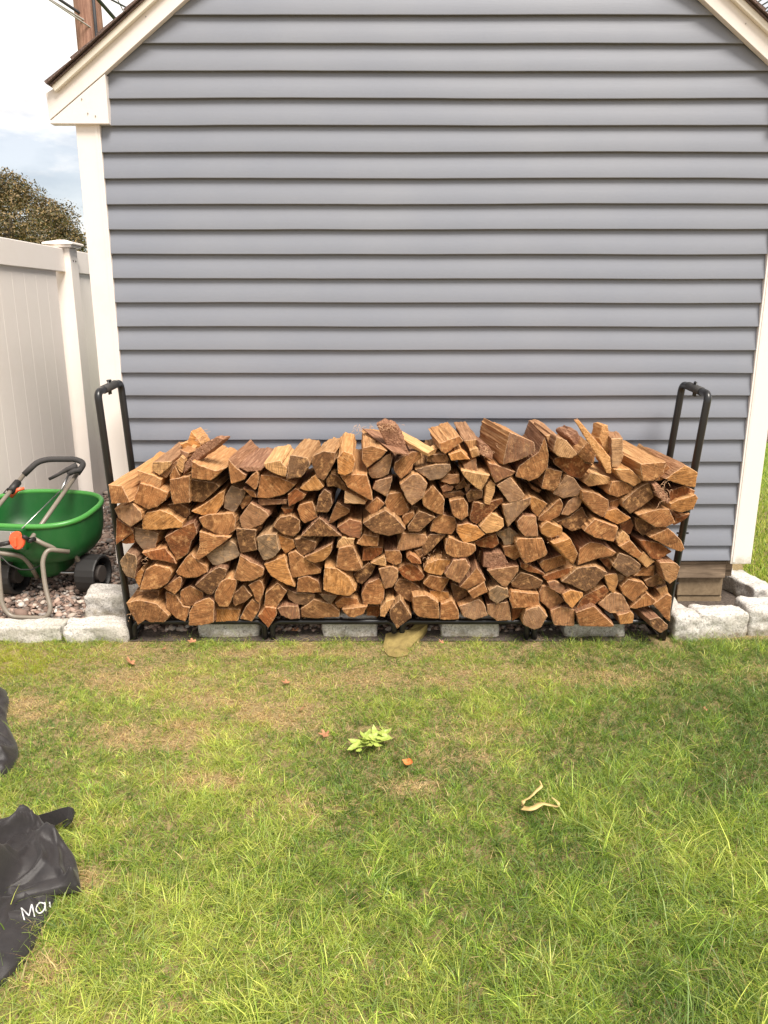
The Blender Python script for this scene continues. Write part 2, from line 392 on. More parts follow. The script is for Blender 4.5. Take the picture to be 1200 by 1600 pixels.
for k, (x0, y0, x1, y1) in enumerate([(1173, 3, 1181, -3), (1179, 7, 1189, 0), (1184, 12, 1203, 1), (1190, 17, 1206, 8), (1193, 21, 1209, 12)]):
    pxwire(x0, y0, 8.0, x1, y1, 7.7, 0.006, m_blackrubber, ['topmost', 'second from top', 'middle', 'second from bottom', 'lowest'][k] + ' of the five thin wires above the roof at top right', 1.6, 8)

# ------------------------------------------------------------------ tree beyond the fence
m_leafA = mat('tree_leaf', (0.09, 0.07, 0.03), 0.6)
q = NB(m_leafA); at = q.n('ShaderNodeAttribute', _attribute_name='tint'); q.base(at.outputs[0]); q.b.inputs['Roughness'].default_value = .55
m_bark = timber('tree_bark', (0.06, 0.045, 0.035), (0.16, 0.12, 0.09), (8, 8, 2))
def leaf_cloud(name, blobs, n, size, cols, parent, seed=1, mat_=None):
    rs = np.random.RandomState(seed); vs = []; fs = []; cs = []
    wts = np.array([b[3] ** 2 for b in blobs]); wts = wts / wts.sum()
    for i in range(n):
        b = blobs[rs.choice(len(blobs), p=wts)]
        d = rs.normal(size=3); d /= np.linalg.norm(d); rr = b[3] * rs.uniform(0.35, 1.0) ** 0.45 * (1 + .12 * rs.normal())
        c = np.array(b[:3]) + d * rr * np.array([1, 1, .85]); s = size * rs.uniform(.6, 1.4)
        nn = d * .7 + rs.normal(size=3) * .6; nn /= np.linalg.norm(nn)
        u = np.cross(nn, rs.normal(size=3)); u /= np.linalg.norm(u); v = np.cross(nn, u)
        k = len(vs); vs += [c - u*s, c - v*s*.45 + nn*s*.1, c + u*s, c + v*s*.45 + nn*s*.1]; fs.append((k, k+1, k+2, k+3))
        col = np.array(cols[rs.randint(len(cols))]) * rs.uniform(.75, 1.3); cs.append(col)
    o = link(name, vs, fs, mat_ or m_leafA, parent)
    ca = o.data.color_attributes.new('tint', 'FLOAT_COLOR', 'CORNER')
    arr = np.ones((len(fs), 4, 4)); arr[:, :, :3] = np.array(cs)[:, None, :]; ca.data.foreach_set('color', arr.ravel()); return o
tp = P(5, 330, 21)
tree = empty('tree', 'large round brownish green tree beyond the white fence', 'tree', (tp.x, tp.y, 0))
tube('trunk', [(0, 0, 0), (0.05, 0, 1.2), (0, 0.05, 2.4), (0.1, 0, 3.6)], [0.28, 0.22, 0.18, 0.1], m_bark, tree, 12)
for a in range(6):
    an = a * 1.05; tube('branch', [(0, 0, 1.9), (math.cos(an)*.8, math.sin(an)*.8, 2.8), (math.cos(an)*1.5, math.sin(an)*1.5, 3.6)], [.1, .07, .03], m_bark, tree, 7)
rs = np.random.RandomState(5); blobs = []
for i in range(64):
    d = rs.normal(size=3); d /= np.linalg.norm(d); d[2] = abs(d[2]) * 1.0 - .35
    blobs.append((d[0]*1.62, d[1]*1.6, 3.28 + d[2]*1.75, rs.uniform(.25, .62)))
blobs += [(0.2, 0, 3.4, 1.2), (-.4, 0, 3.2, 1.2)]
leaf_cloud('crown', blobs, 46000, 0.036, [(.10, .068, .022), (.15, .10, .035), (.055, .05, .018), (.21, .14, .05), (.08, .075, .025)], tree, 3)
t2 = P(150, 388, 26)
tree2 = empty('tree', 'tip of a small far tree between the fence post and the shed corner', 'tree', (t2.x - .35, t2.y, 0))
tube('trunk', [(0, 0, 0), (0, 0, 2.0), (.1, 0, 3.0)], [0.12, 0.1, 0.05], m_bark, tree2, 8)
leaf_cloud('crown', [(0, 0, 2.85, .55), (.3, 0, 2.6, .5), (-.4, .2, 2.5, .5), (0, 0, 2.2, .6), (.45, 0, 2.95, .25)], 2200, 0.06, [(.12, .12, .04), (.08, .09, .03)], tree2, 8)

# ------------------------------------------------------------------ granite edging stones
m_gran = mat('pale_granite', (0.5, 0.48, 0.45), 0.85)
q = NB(m_gran); co = q.coord('Object'); oi = q.n('ShaderNodeObjectInfo')
vo = q.n('ShaderNodeTexVoronoi'); vo.inputs['Scale'].default_value = 210; q.l(co, vo.inputs['Vector'])
a = q.noise(co, 105, 5, .8); b = q.noise(co, 11, 5, .6)
c = q.ramp(a, [(0.36, (0.13, 0.12, 0.115)), (0.45, (0.44, 0.42, 0.39)), (0.58, (0.68, 0.655, 0.615))])
c = q.mix(q.ramp(b, [(0.35, 0.0), (0.7, 0.45)]), c, (0.42, 0.37, 0.31))
sep = q.n('ShaderNodeSeparateXYZ'); q.l(co, sep.inputs[0]); mr = q.n('ShaderNodeMapRange'); mr.inputs[1].default_value = -.03; mr.inputs[2].default_value = .035; mr.inputs[3].default_value = 1.0; mr.inputs[4].default_value = 0.0; q.l(sep.outputs[2], mr.inputs[0])
c = q.mix(q.ramp(q.math('MULTIPLY', q.noise(co, 32, 5, .7), mr.outputs[0]), [(.30, 0.0), (.62, .75)]), c, (0.20, 0.155, 0.08))
c = q.mix(q.ramp(q.noise(co, 7, 4, .6), [(.52, 0.0), (.7, .4)]), c, (0.24, 0.24, 0.17)); q.base(c)
h = q.math('ADD', q.math('MULTIPLY', a, .6), b); q.bump(h, 0.55, 0.012)
def stone(x0, x1, y0, y1, z0, z1, lab, rot=0.0, seed=0, grp='granite edging stones along the gravel bed', rough=1.0):
    cx, cy = (x0 + x1) / 2, (y0 + y1) / 2; hx, hy, hz = (x1 - x0) / 2, (y1 - y0) / 2, (z1 - z0) / 2
    bm = bmesh.new(); bmesh.ops.create_cube(bm, size=2)
    bmesh.ops.subdivide_edges(bm, edges=bm.edges[:], cuts=15, use_grid_fill=True)
    for v in bm.verts:
        c = v.co.copy(); p = Vector((c.x * hx, c.y * hy, c.z * hz)); rad = 0.016
        inner = Vector((max(-hx + rad, min(hx - rad, p.x)), max(-hy + rad, min(hy - rad, p.y)), max(-hz + rad, min(hz - rad, p.z))))
        d = p - inner
        if d.length > 1e-6: p = inner + d.normalized() * rad
        s = Vector((seed * 3.7, seed * 1.3, seed * 2.1))
        n1 = mnoise.noise(p * 9 + s) * .017 + mnoise.noise(p * 26 + s) * .009 + mnoise.noise(p * 70 + s) * .0025
        nn = d.normalized() if d.length > 1e-6 else Vector((0, 0, 1))
        v.co = p + (nn * n1 * rough if d.length > 1e-6 else p.normalized() * n1 * rough)
    o = link_bm('edging_stone', bm, m_gran, None, True); o.location = (cx, cy, (z0 + z1) / 2); o.rotation_euler[2] = rot
    o.rotation_euler[1] = random.uniform(-.02, .02)
    return tag(o, lab, 'stone', grp)
def xat(px, py, Y): return P(px, py, Y).x
stone(xat(-70, 985, 3.3), xat(96, 985, 3.3), 3.285, 3.395, -0.03, 0.080, 'lower granite block at the far left edge, in front of the spreader foot', 0, 1)
stone(xat(99, 985, 3.3), xat(199, 985, 3.3), 3.28, 3.40, -0.03, 0.084, 'lower granite block ending against the left rack upright', 0.01, 2)
stone(xat(126, 945, 3.44), xat(206, 945, 3.44) + .05, 3.46, 3.62, 0.03, 0.165, 'upper granite block beside the black spreader wheel', -0.02, 3)
ub = [(310, 405, 'first'), (505, 590, 'second'), (688, 781, 'third'), (882, 978, 'last')]
for k, (a, b, nme) in enumerate(ub):
    stone(xat(a, 990, 3.335), xat(b, 990, 3.335), 3.335, 3.48, -0.03, 0.118, f'grey granite block under the log rack, {nme} of four from the left', 0, 4 + k, rough=.6)
stone(1.338, 1.452, 3.305, 3.60, -0.02, 0.118, 'granite block turned end-on beside the right rack foot', 0.06, 9)
stone(1.462, 1.712, 3.335, 3.45, -0.03, 0.125, 'granite block in front of the stacked tan foundation blocks', 0.02, 10)
stone(xat(1172, 970, 3.35), xat(1260, 970, 3.35), 3.35, 3.51, -0.03, 0.135, 'granite block at the right edge of the photo', -0.03, 11)
stone(1.88, 2.02, 3.74, 4.03, -0.02, 0.10, 'granite block turned along the pit right of the shed corner', 0.20, 12)
stone(1.80, 1.94, 4.07, 4.42, -0.02, 0.10, 'farther granite block behind the shed corner board on the right', 0.08, 13)
stone(2.02, 2.3, 3.55, 3.71, -0.02, 0.10, 'granite block at the right edge behind the nearer one', 0.6, 14)

# ------------------------------------------------------------------ gravel
m_peb = mat('gravel_pebble', (0.3, 0.25, 0.2), 0.8)
q = NB(m_peb); at = q.n('ShaderNodeAttribute', _attribute_name='tint'); q.base(at.outputs[0]); q.bump(q.noise(q.coord('Object'), 300, 3), .2, .002)
def pebbles(name, n, areas, size, seed):
    rs = np.random.RandomState(seed)
    bm = bmesh.new(); bmesh.ops.create_icosphere(bm, subdivisions=1, radius=1); V0 = np.array([v.co[:] for v in bm.verts]); F0 = np.array([[v.index for v in f.verts] for f in bm.faces]); bm.free()
    A = np.array([(a[1]-a[0])*(a[3]-a[2]) for a in areas]); A /= A.sum(); ch = rs.choice(len(areas), n, p=A); ar = np.array(areas)[ch]
    x = ar[:, 0] + (ar[:, 1]-ar[:, 0]) * rs.rand(n); y = ar[:, 2] + (ar[:, 3]-ar[:, 2]) * rs.rand(n)
    z = gz(y) + ar[:, 4] + rs.rand(n) * .018
    s = size * np.exp(rs.normal(size=n) * .3); V = np.repeat(V0[None], n, 0) * (1 + .22 * rs.normal(size=(n, 12, 1)))
    V *= np.stack([s * rs.uniform(.8, 1.5, n), s, s * rs.uniform(.4, .7, n)], 1)[:, None, :]
    a = rs.rand(n) * 6.28; b = rs.normal(size=n) * .35
    ca, sa, cb, sb = np.cos(a), np.sin(a), np.cos(b), np.sin(b)
    X, Y, Z = V[..., 0], V[..., 1], V[..., 2]; X, Z = X*cb[:, None] - Z*sb[:, None], X*sb[:, None] + Z*cb[:, None]
    X, Y = X*ca[:, None] - Y*sa[:, None], X*sa[:, None] + Y*ca[:, None]
    V = np.stack([X + x[:, None], Y + y[:, None], Z + z[:, None]], -1).reshape(-1, 3)
    F = (F0[None] + 12 * np.arange(n)[:, None, None]).reshape(-1, 3)
    me = bpy.data.meshes.new(name); me.vertices.add(len(V)); me.vertices.foreach_set('co', V.ravel())
    me.loops.add(len(F) * 3); me.loops.foreach_set('vertex_index', F.ravel()); me.polygons.add(len(F)); me.polygons.foreach_set('loop_start', np.arange(len(F)) * 3)
    me.update(calc_edges=True); me.materials.append(m_peb)
    pal = np.array([(.24, .16, .125), (.36, .26, .21), (.16, .115, .095), (.46, .38, .32), (.28, .25, .23), (.10, .08, .07), (.56, .50, .45)])
    c = pal[rs.choice(7, n, p=[.24, .2, .2, .12, .1, .1, .04])] * rs.uniform(.8, 1.2, (n, 1))
    arr = np.ones((n, 12, 4)); arr[..., :3] = c[:, None, :]
    at = me.color_attributes.new('tint', 'FLOAT_COLOR', 'POINT'); at.data.foreach_set('color', arr.ravel())
    o = bpy.data.objects.new(name, me); C.objects.link(o); return o
g = pebbles('gravel', 14500, [(-2.08, -1.18, 3.41, 4.6, .002), (-2.08, -1.33, 4.6, 5.9, .002), (-1.18, 1.24, 3.385, 3.95, -.008)], .0125, 11)
g['kind'] = 'stuff'; g['label'] = 'mixed brown and grey pebbles of the gravel bed'

# ------------------------------------------------------------------ yard beyond the right corner
m_mulch = mat('mulch', (0.09, 0.06, 0.045), 0.95); q = NB(m_mulch); a = q.noise(q.coord('Object'), 40, 6, .7); q.base(q.ramp(a, [(.3, (.05, .035, .03)), (.7, (.24, .18, .14))])); q.bump(a, .7, .03)
bm = box_bm(3.9, 7.5, 8.7, 11.5, -0.01, 0.05, 0.02); struct(link_bm('planting_bed', bm, m_mulch))
for k, (x, y, r_, lab) in enumerate([(4.75, 9.3, .22, 'low green shrub nearest in the mulch bed at far right'), (5.25, 10.0, .35, 'taller green shrub behind in the mulch bed at far right'), (5.9, 10.6, .4, 'rearmost shrub of the mulch bed beyond the shed')]):
    sh = empty('shrub', lab, 'shrub', (x, y, 0.04), 'shrubs in the far mulch bed')
    tube('stem', [(0, 0, 0), (0.01, 0, r_)], .012, m_bark, sh, 6)
    leaf_cloud('foliage', [(0, 0, r_*.9, r_*.7), (r_*.5, 0, r_*.7, r_*.5), (-r_*.5, 0, r_*.7, r_*.5), (0, -.1, r_*.5, r_*.6)], 700, .03, [(.06, .12, .02), (.12, .2, .04), (.25, .12, .2)], sh, 20 + k)
# ------------------------------------------------------------------ firewood: outlines of the sawn ends, read off four crops, besides added gap fillers
CROPS = {'A': (160, 650, 4.323), 'B': (400, 640, 4.1026), 'C': (640, 640, 4.1026), 'D': (860, 600, 3.5294)}
# crop, tone (o orange brown, d dark, g grey, t tan, y golden, r rusty, k bark), outline, options; deepest d pieces are added fillers, gap shade put into their tone
LOGS = '''
A o 38,462 130,470 185,585 60,592 ; dx=.07 dz=.03 L=.46 p=-.04
A o 205,580 253,455 330,470 445,515 425,570 370,615 310,632 ; p=-.02
A y 235,365 330,395 400,430 385,492 330,470 255,445 ; p=-.01
A t 340,310 470,305 455,345 385,400 330,360 ; p=-.01 dz=.02
A o 392,402 500,300 515,320 430,420 ;
A o 455,430 590,405 590,585 480,598 460,520 ; p=-.01
A d 597,470 605,430 770,455 790,480 765,500 680,580 603,575 ;
A o 603,305 650,330 760,370 835,350 735,435 600,420 ; dx=.03 p=-.03
A y 600,645 700,590 790,520 825,505 810,600 765,665 680,670 ; p=.01
A o 650,690 720,665 880,655 900,700 895,770 840,810 760,795 680,750 ;
A o 80,630 205,590 260,650 265,700 190,750 110,690 ; p=-.03
A r 95,690 185,750 210,785 90,872 ; p=-.01
A r 210,785 215,860 165,865 125,855 ; p=.02
A y 270,700 300,650 390,635 470,665 545,720 540,755 460,760 330,770 268,765 ; p=-.01
A d 440,600 520,590 590,630 590,665 540,710 470,660 ; p=.03
A d 215,750 275,765 380,795 345,930 280,915 220,840 ; p=0
A r 420,820 540,750 620,715 640,790 600,850 575,930 500,980 490,950 450,890 ; p=-.01
A o 655,780 750,810 865,820 770,890 645,978 628,960 655,880 ; p=-.02
A g 700,945 860,840 895,860 930,935 905,960 780,1012 745,1005 ;
A d 905,760 1040,770 1030,830 1045,905 935,925 915,850 ;
A o 925,690 1000,585 1110,650 1125,675 1080,730 970,778 940,750 ; p=-.01
A d 835,530 870,470 960,500 960,540 890,655 820,620 ; p=.01
A o 930,600 965,540 1010,540 1000,590 945,630 ; p=.03
A o 965,450 1040,375 1055,400 1045,480 1030,500 ; p=-.01
A o 950,490 1025,510 1040,550 1005,545 ; p=.01
A o 850,290 900,345 970,400 960,430 870,460 855,380 ; dx=.03 p=-.02
A k 920,345 1000,340 1090,350 1070,370 980,377 ; dz=.01
A g 118,985 165,920 225,940 235,1000 215,1100 160,1080 135,1040 ; p=-.02
A r 265,925 420,890 480,960 500,1000 430,985 330,970 ; p=-.01
A o 250,1175 290,1040 350,1005 460,1030 470,1060 440,1130 370,1170 ; p=-.02
A y 215,1085 262,1030 280,1050 248,1160 ; p=0
A o 495,1055 560,960 600,930 640,975 705,1015 710,1055 640,1090 570,1095 510,1075 ;
A d 330,985 495,1005 470,1030 400,1020 ; p=.03
A o 415,1160 520,1085 535,1095 525,1170 490,1205 ; p=-.01
A d 225,1180 380,1180 378,1220 350,1258 205,1230 ; p=.02
A o 160,1265 250,1243 370,1270 450,1350 415,1395 330,1395 290,1375 240,1413 190,1330 ; p=-.02
A o 425,1185 500,1215 545,1285 590,1295 560,1390 500,1370 430,1300 ; p=.01
A o 525,1185 590,1145 680,1190 680,1240 600,1285 530,1270 ;
A o 585,1330 620,1270 720,1225 755,1255 750,1395 690,1410 583,1417 ; p=-.02
A d 625,1145 720,1060 790,1020 840,1035 830,1080 740,1205 700,1200 ; p=-.01
A o 760,1195 800,1120 850,1095 905,1105 900,1160 850,1290 790,1290 757,1240 ; p=-.01
A y 765,1300 935,1305 915,1385 765,1393 ; p=.01
A d 880,1260 890,1200 950,1140 1010,1215 960,1260 895,1285 ;
A o 985,1145 1060,1105 1085,1140 1085,1210 1060,1265 1035,1250 1010,1180 ; p=-.01
A o 930,1370 970,1290 1010,1240 1065,1270 1060,1310 1010,1390 ;
A o 890,1080 930,940 1000,985 1090,1025 1085,1075 1010,1115 940,1120 895,1100 ; p=-.01
A t 500,330 530,270 555,290 540,385 520,375 ; p=0 dz=.03
A o 455,405 490,335 522,400 515,425 455,425 ; p=-.01
A y 520,190 575,175 600,100 640,150 665,185 650,240 560,235 ; p=.22 L=.15
A k 545,395 560,320 640,220 770,142 825,158 760,215 660,285 585,360 ; p=.0 L=.05 dx=.02
A r 525,225 585,250 575,285 530,262 ; p=.02 L=.12
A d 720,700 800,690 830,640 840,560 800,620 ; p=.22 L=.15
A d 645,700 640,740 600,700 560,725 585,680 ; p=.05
A o 1050,735 1080,760 1040,790 1000,770 ; p=.04
B o 5,565 30,420 140,430 255,480 180,545 80,570 ; p=-.01
B r 15,575 200,575 195,605 20,615 ; p=.02
B t 50,345 155,325 200,375 190,430 130,415 60,375 ; p=-.03 dx=-.01
B d 220,290 330,310 345,350 290,435 195,445 205,370 ; p=-.03 dx=.02
B d 360,300 430,265 510,275 505,330 435,455 395,440 358,350 ; p=-.02 dx=.02
B y 520,310 560,265 620,285 635,330 620,400 570,425 525,410 ; p=-.04 dx=-.01 dz=.02
B o 540,425 620,415 712,420 748,583 700,565 590,500 ; p=-.03 dx=-.02 dz=.03
B o 685,245 740,232 840,265 800,310 710,375 680,330 ; p=-.02 dx=-.01 dz=.02
B k 865,262 975,285 985,298 880,280 ; p=-.03 dx=-.13 dz=.05 L=.3
B k 770,95 830,78 900,110 985,290 930,292 865,265 820,190 ; p=.03 L=.06
B o 720,385 810,312 860,280 870,320 850,410 800,440 745,440 722,410 ; p=0
B o 885,390 890,340 950,295 1000,270 1055,270 1065,310 1010,350 990,400 930,445 ;
B y 280,505 380,415 435,495 410,515 330,522 ; p=-.01
B d 450,450 480,410 530,430 585,505 570,522 500,490 455,495 ; p=.01
B r 205,545 250,505 320,545 300,575 210,625 ;
B r 160,630 240,635 220,665 185,675 ; p=.02
B o 265,640 280,610 360,590 395,690 310,730 285,700 ; p=.01
B d 385,655 405,550 440,510 480,540 490,610 460,660 ;
B o 465,725 520,590 600,640 600,660 480,730 ; p=.02
B t 565,600 570,520 620,545 705,590 700,608 ; p=-.01
B o 700,635 775,560 825,605 745,680 ; p=-.01
B o 750,510 765,460 875,430 865,480 840,560 ; p=-.01
B o 825,590 850,540 930,530 960,600 985,640 960,670 870,685 840,640 ;
B o 925,480 1000,415 1045,415 1100,475 1075,560 1000,615 975,590 945,530 ; p=-.02
B d 110,750 155,690 220,675 280,710 280,780 240,815 170,800 ; p=-.01
B d 285,812 405,690 550,812 ; p=-.02
B r 520,755 600,700 675,720 680,790 665,825 600,815 550,790 ;
B d 685,730 760,680 830,645 880,680 960,765 940,790 850,810 760,790 ; p=-.03
B o 935,690 960,670 1010,655 1015,680 955,745 ;
B d 985,640 1015,620 1040,625 1025,665 ; p=.02
B d 970,755 1045,650 1150,690 1045,785 980,780 ;
B g 5,820 60,800 130,800 150,900 110,950 50,968 15,900 ; p=-.02
B y 140,800 240,835 255,880 190,925 160,880 ;
B d 245,830 300,820 385,850 375,900 290,940 260,890 ; p=.0 dx=.05
B y 310,945 420,895 490,855 480,920 430,970 380,985 325,965 ; p=-.01
B t 515,885 530,840 555,820 630,830 625,865 550,890 ; p=-.01
B o 515,1010 530,890 620,870 680,1020 650,1035 560,1030 ; p=-.02
B o 645,860 690,800 785,815 780,878 690,875 ; p=-.01
B r 680,970 690,900 740,880 815,885 810,920 745,965 ;
B o 825,905 920,905 935,940 930,985 890,1000 835,970 ;
B t 735,985 825,935 835,1010 ; p=-.01
B o 900,895 940,790 1085,800 1100,830 1075,870 985,895 930,905 ;
B r 965,950 985,925 1045,960 1060,990 1000,985 ; p=-.01
B d 1015,905 1060,892 1080,935 1050,950 ; p=.02
B o 205,925 250,905 325,960 415,1025 415,1050 230,1080 215,1000 ; p=-.01
B y 50,990 180,940 200,1000 250,1140 180,1115 90,1060 ; p=-.02
B y 430,1155 440,1010 520,1020 600,1080 640,1160 600,1195 510,1185 ; p=-.03
B o 260,1170 270,1080 330,1065 400,1100 420,1170 370,1175 ; p=-.01
B o 50,1265 60,1180 140,1110 200,1165 150,1240 130,1270 ; p=-.01
B d 200,1150 260,1175 375,1185 370,1215 320,1250 250,1250 205,1210 ; p=.01
B d 400,1180 520,1195 480,1250 440,1220 ; p=.01
B r 10,1325 60,1265 130,1275 130,1320 80,1400 ; p=-.01
B r 135,1275 170,1260 270,1260 280,1340 220,1345 160,1320 ; p=-.01
B o 285,1280 370,1215 480,1245 535,1290 535,1330 410,1335 390,1340 290,1330 ;
B o 505,1240 560,1200 650,1210 675,1260 600,1275 525,1270 ; p=.01
B o 550,1280 715,1260 690,1310 630,1335 590,1325 ; p=-.01
B o 675,1180 715,1110 790,1080 825,1130 820,1210 800,1250 690,1250 ; p=-.01
B d 625,1060 700,1000 720,980 765,1005 740,1060 680,1120 650,1110 ; p=.01
B o 785,1020 880,1005 910,1030 905,1090 870,1140 825,1150 ; p=-.01
B r 710,1260 790,1258 800,1300 780,1330 710,1320 ; p=.02
B t 795,1280 830,1230 890,1215 850,1290 825,1330 795,1325 ; p=-.01
B d 860,1290 870,1270 925,1215 995,1320 995,1335 905,1405 860,1335 ; p=-.03
B d 890,1120 920,1085 990,1100 1050,1140 1045,1160 990,1235 920,1200 885,1150 ; p=.01
B r 910,1020 960,990 985,985 1040,1015 1080,1065 1060,1095 990,1100 940,1070 ;
B d 650,1180 590,1195 640,1165 625,1120 665,1130 ; p=.06
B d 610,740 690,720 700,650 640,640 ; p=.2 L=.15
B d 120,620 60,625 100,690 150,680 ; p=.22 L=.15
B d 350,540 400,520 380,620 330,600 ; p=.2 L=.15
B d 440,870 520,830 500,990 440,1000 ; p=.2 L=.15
C d 110,292 230,285 250,315 245,345 110,335 ;
C d 35,385 150,355 260,350 265,385 210,440 130,455 100,430 ; p=-.01
C o 190,215 320,168 345,200 232,284 200,268 ; p=-.02 dx=-.02
C y 250,290 330,262 388,318 268,328 ; p=-.03 dz=.03
C t 350,200 430,190 440,240 385,260 ; p=.02 dz=.02
C k 440,200 500,225 535,280 530,322 450,285 ; p=.0 dx=-.06
C t 385,262 440,245 450,290 400,310 ; p=-.02
C o 345,355 425,312 440,400 390,400 355,385 ; p=0
C t 330,390 410,402 515,420 460,520 430,505 350,430 ; p=-.03 dz=.02
C o 200,460 245,415 320,415 320,470 260,480 ;
C d 325,470 350,440 370,490 300,515 290,500 ; p=.02
C r 200,500 230,480 285,495 270,520 215,530 ; p=.01
C d 210,535 330,520 355,545 300,570 230,565 ; p=.01
C d 360,545 390,515 470,520 465,565 380,595 ;
C o 355,485 390,480 380,530 360,525 ; p=.01
C t 480,570 490,490 520,450 550,480 545,530 515,610 478,600 ; p=-.02
C r 505,340 560,355 680,400 660,420 550,470 530,430 ; p=-.02
C o 558,487 645,432 740,550 715,580 640,600 600,545 ; p=-.02 dx=.03
C r 640,145 800,210 805,270 700,325 600,353 620,240 ; p=-.04 dx=-.06
C o 678,430 700,365 830,270 865,175 893,290 885,370 820,440 770,460 ; p=-.02
C t 868,165 940,158 940,200 905,270 897,240 ; p=.02
C o 845,505 875,372 980,398 960,490 925,522 ; p=-.01 dx=-.03
C o 595,610 640,602 780,560 770,610 690,690 630,755 610,680 ; p=-.02
C y 760,550 800,560 885,605 820,690 780,640 ; p=0
C o 830,690 900,630 965,570 985,610 960,680 890,720 825,710 ; p=-.01
C r 385,695 410,590 480,605 600,567 600,590 520,665 430,735 400,720 ;
C o 255,585 350,570 375,620 375,680 335,712 280,680 ; p=-.01
C o 75,560 150,485 225,580 215,675 180,670 90,620 ; p=0
C o 130,780 150,710 200,670 290,690 305,740 270,800 190,795 ;
C d 80,870 130,798 235,802 140,900 90,940 ; p=.01
C y 305,740 370,728 430,745 485,800 420,840 350,860 305,790 ; p=-.02
C t 447,750 525,660 600,700 605,750 565,780 490,795 ; p=-.02
C g 555,790 640,755 700,800 660,860 610,875 590,830 ; p=.01
C r 410,850 555,795 575,860 530,890 450,880 ; p=.02
C o 225,890 250,815 320,845 420,870 425,905 370,945 290,950 235,925 ; p=-.01
C o 600,880 680,872 710,940 670,965 610,930 ; p=.01
C o 690,720 720,680 810,685 825,810 740,815 695,760 ; p=-.01
C y 840,760 880,718 980,760 980,800 900,825 845,795 ; p=-.01
C o 680,850 700,825 850,825 885,920 870,940 745,990 710,930 ; p=-.02
C o 830,990 860,965 990,930 1005,990 870,1045 ; p=.01
C r 850,1070 900,1050 1050,1005 1055,1040 1000,1075 880,1098 ;
C r 710,980 760,990 865,1050 865,1062 760,1040 710,1010 ;
C k 470,1010 475,925 590,915 635,990 560,1012 ; p=.01
C o 495,1030 700,1000 695,1040 620,1140 590,1130 ; p=-.01
C y 90,1030 110,990 180,960 275,965 205,1065 120,1050 ; p=-.01
C o 225,1055 280,965 360,960 390,1010 320,1115 240,1075 ; p=-.02
C o 320,1140 400,1050 430,1010 490,1095 370,1155 ; p=-.01 dz=.03
C o 375,1170 480,1105 500,1170 405,1215 ; p=-.02
C o 85,1115 130,1062 255,1080 245,1110 205,1170 120,1140 ;
C d 265,1110 370,1155 370,1190 290,1235 ; p=.02
C y 130,1160 250,1170 265,1230 150,1237 ; p=0
C o 22,1200 110,1190 185,1240 190,1340 60,1330 30,1300 ; p=-.02
C o 200,1245 270,1220 315,1290 315,1345 195,1345 ; p=-.01
C o 315,1260 440,1215 480,1250 500,1320 410,1350 345,1330 ; p=-.01
C o 495,1250 635,1230 650,1350 560,1355 500,1310 ; p=-.01
C r 650,1270 735,1275 700,1330 655,1355 ; p=.01
C g 510,1160 560,1130 630,1150 635,1200 560,1245 515,1215 ; p=-.02
C o 640,1210 650,1165 830,1180 830,1260 660,1275 ; p=-.02
C d 650,1110 710,1045 780,1060 855,1100 830,1145 740,1155 660,1135 ;
C o 725,1340 745,1290 830,1260 885,1325 840,1400 800,1412 730,1380 ; p=-.02
C o 830,1170 850,1130 900,1132 995,1230 900,1280 840,1230 ;
C r 885,1110 930,1095 1000,1140 970,1185 900,1145 ;
C d 510,1090 600,1140 560,1125 500,1150 ; p=.05
C o 785,488 845,515 830,535 780,505 ; p=.03
C k 60,895 110,875 90,960 55,940 ; p=.04
C d 450,905 520,895 470,1000 430,960 ; p=.08
D y 135,205 155,198 330,405 335,495 310,490 275,425 ; p=-.05 L=.04
D y 268,300 285,228 315,225 330,325 320,385 290,350 ; p=.05 L=.08
D t 335,300 400,298 403,400 370,465 340,460 ; p=.0 L=.12
D o 495,440 640,430 625,490 570,535 512,538 ; p=-.03 dx=-.06 dz=.02 L=.42
D y 680,490 740,450 760,455 815,490 800,570 720,555 635,525 ; p=-.04 dx=-.05
D o 642,442 674,478 615,532 582,535 ; p=0
D y 350,470 440,468 505,535 460,565 390,530 ; p=-.01
D d 400,650 480,578 545,545 570,625 520,665 440,715 405,680 ; p=-.01
D o 320,590 340,540 400,535 460,570 440,600 370,625 325,610 ; p=-.01
D t 185,545 225,490 330,515 330,550 210,565 ; p=.02
D o 175,590 250,603 320,640 325,680 290,735 240,710 180,640 ; p=-.02 dx=-.04
D o 325,650 390,630 395,640 370,680 330,690 ; p=.01
D o 60,720 95,650 150,612 175,650 150,690 100,725 ;
D d 35,760 110,730 175,680 215,755 190,790 120,812 ; p=.01
D y 295,735 310,700 370,688 445,740 370,775 ; p=-.01
D o 185,810 245,745 375,790 350,870 250,850 ; p=-.02
D r 380,772 445,745 460,780 440,830 400,810 ; p=.01
D d 465,735 520,750 590,795 510,838 475,800 ; p=.01
D o 480,722 610,688 655,690 690,765 640,790 580,790 ; p=-.03 dx=-.05 dz=.02
D y 660,660 700,640 800,610 815,630 790,690 720,710 665,690 ; p=-.03 dx=-.06
D r 655,590 740,560 800,590 790,612 700,638 660,650 ; p=.0
D k 565,560 600,555 660,640 650,662 590,622 ; p=-.03 L=.2
D r 690,740 770,715 750,742 680,780 ; p=.0
D o 545,845 650,795 720,860 740,910 720,925 650,900 ; p=-.03 dx=-.04
D r 490,860 590,872 670,925 600,970 560,965 510,890 ; p=-.01 dx=-.04
D t 360,860 400,810 435,840 440,870 390,890 370,880 ; p=-.01
D o 380,897 440,860 510,940 480,965 ; p=-.01
D d 340,1000 380,930 440,950 500,1000 490,1030 425,1065 370,1030 ; p=-.02
D t 480,965 515,925 575,980 530,1015 ; p=-.01
D o 150,1000 160,910 220,870 290,885 365,930 340,950 270,960 180,990 ; p=-.01
D r 270,965 320,955 340,1000 330,1030 ; p=.02
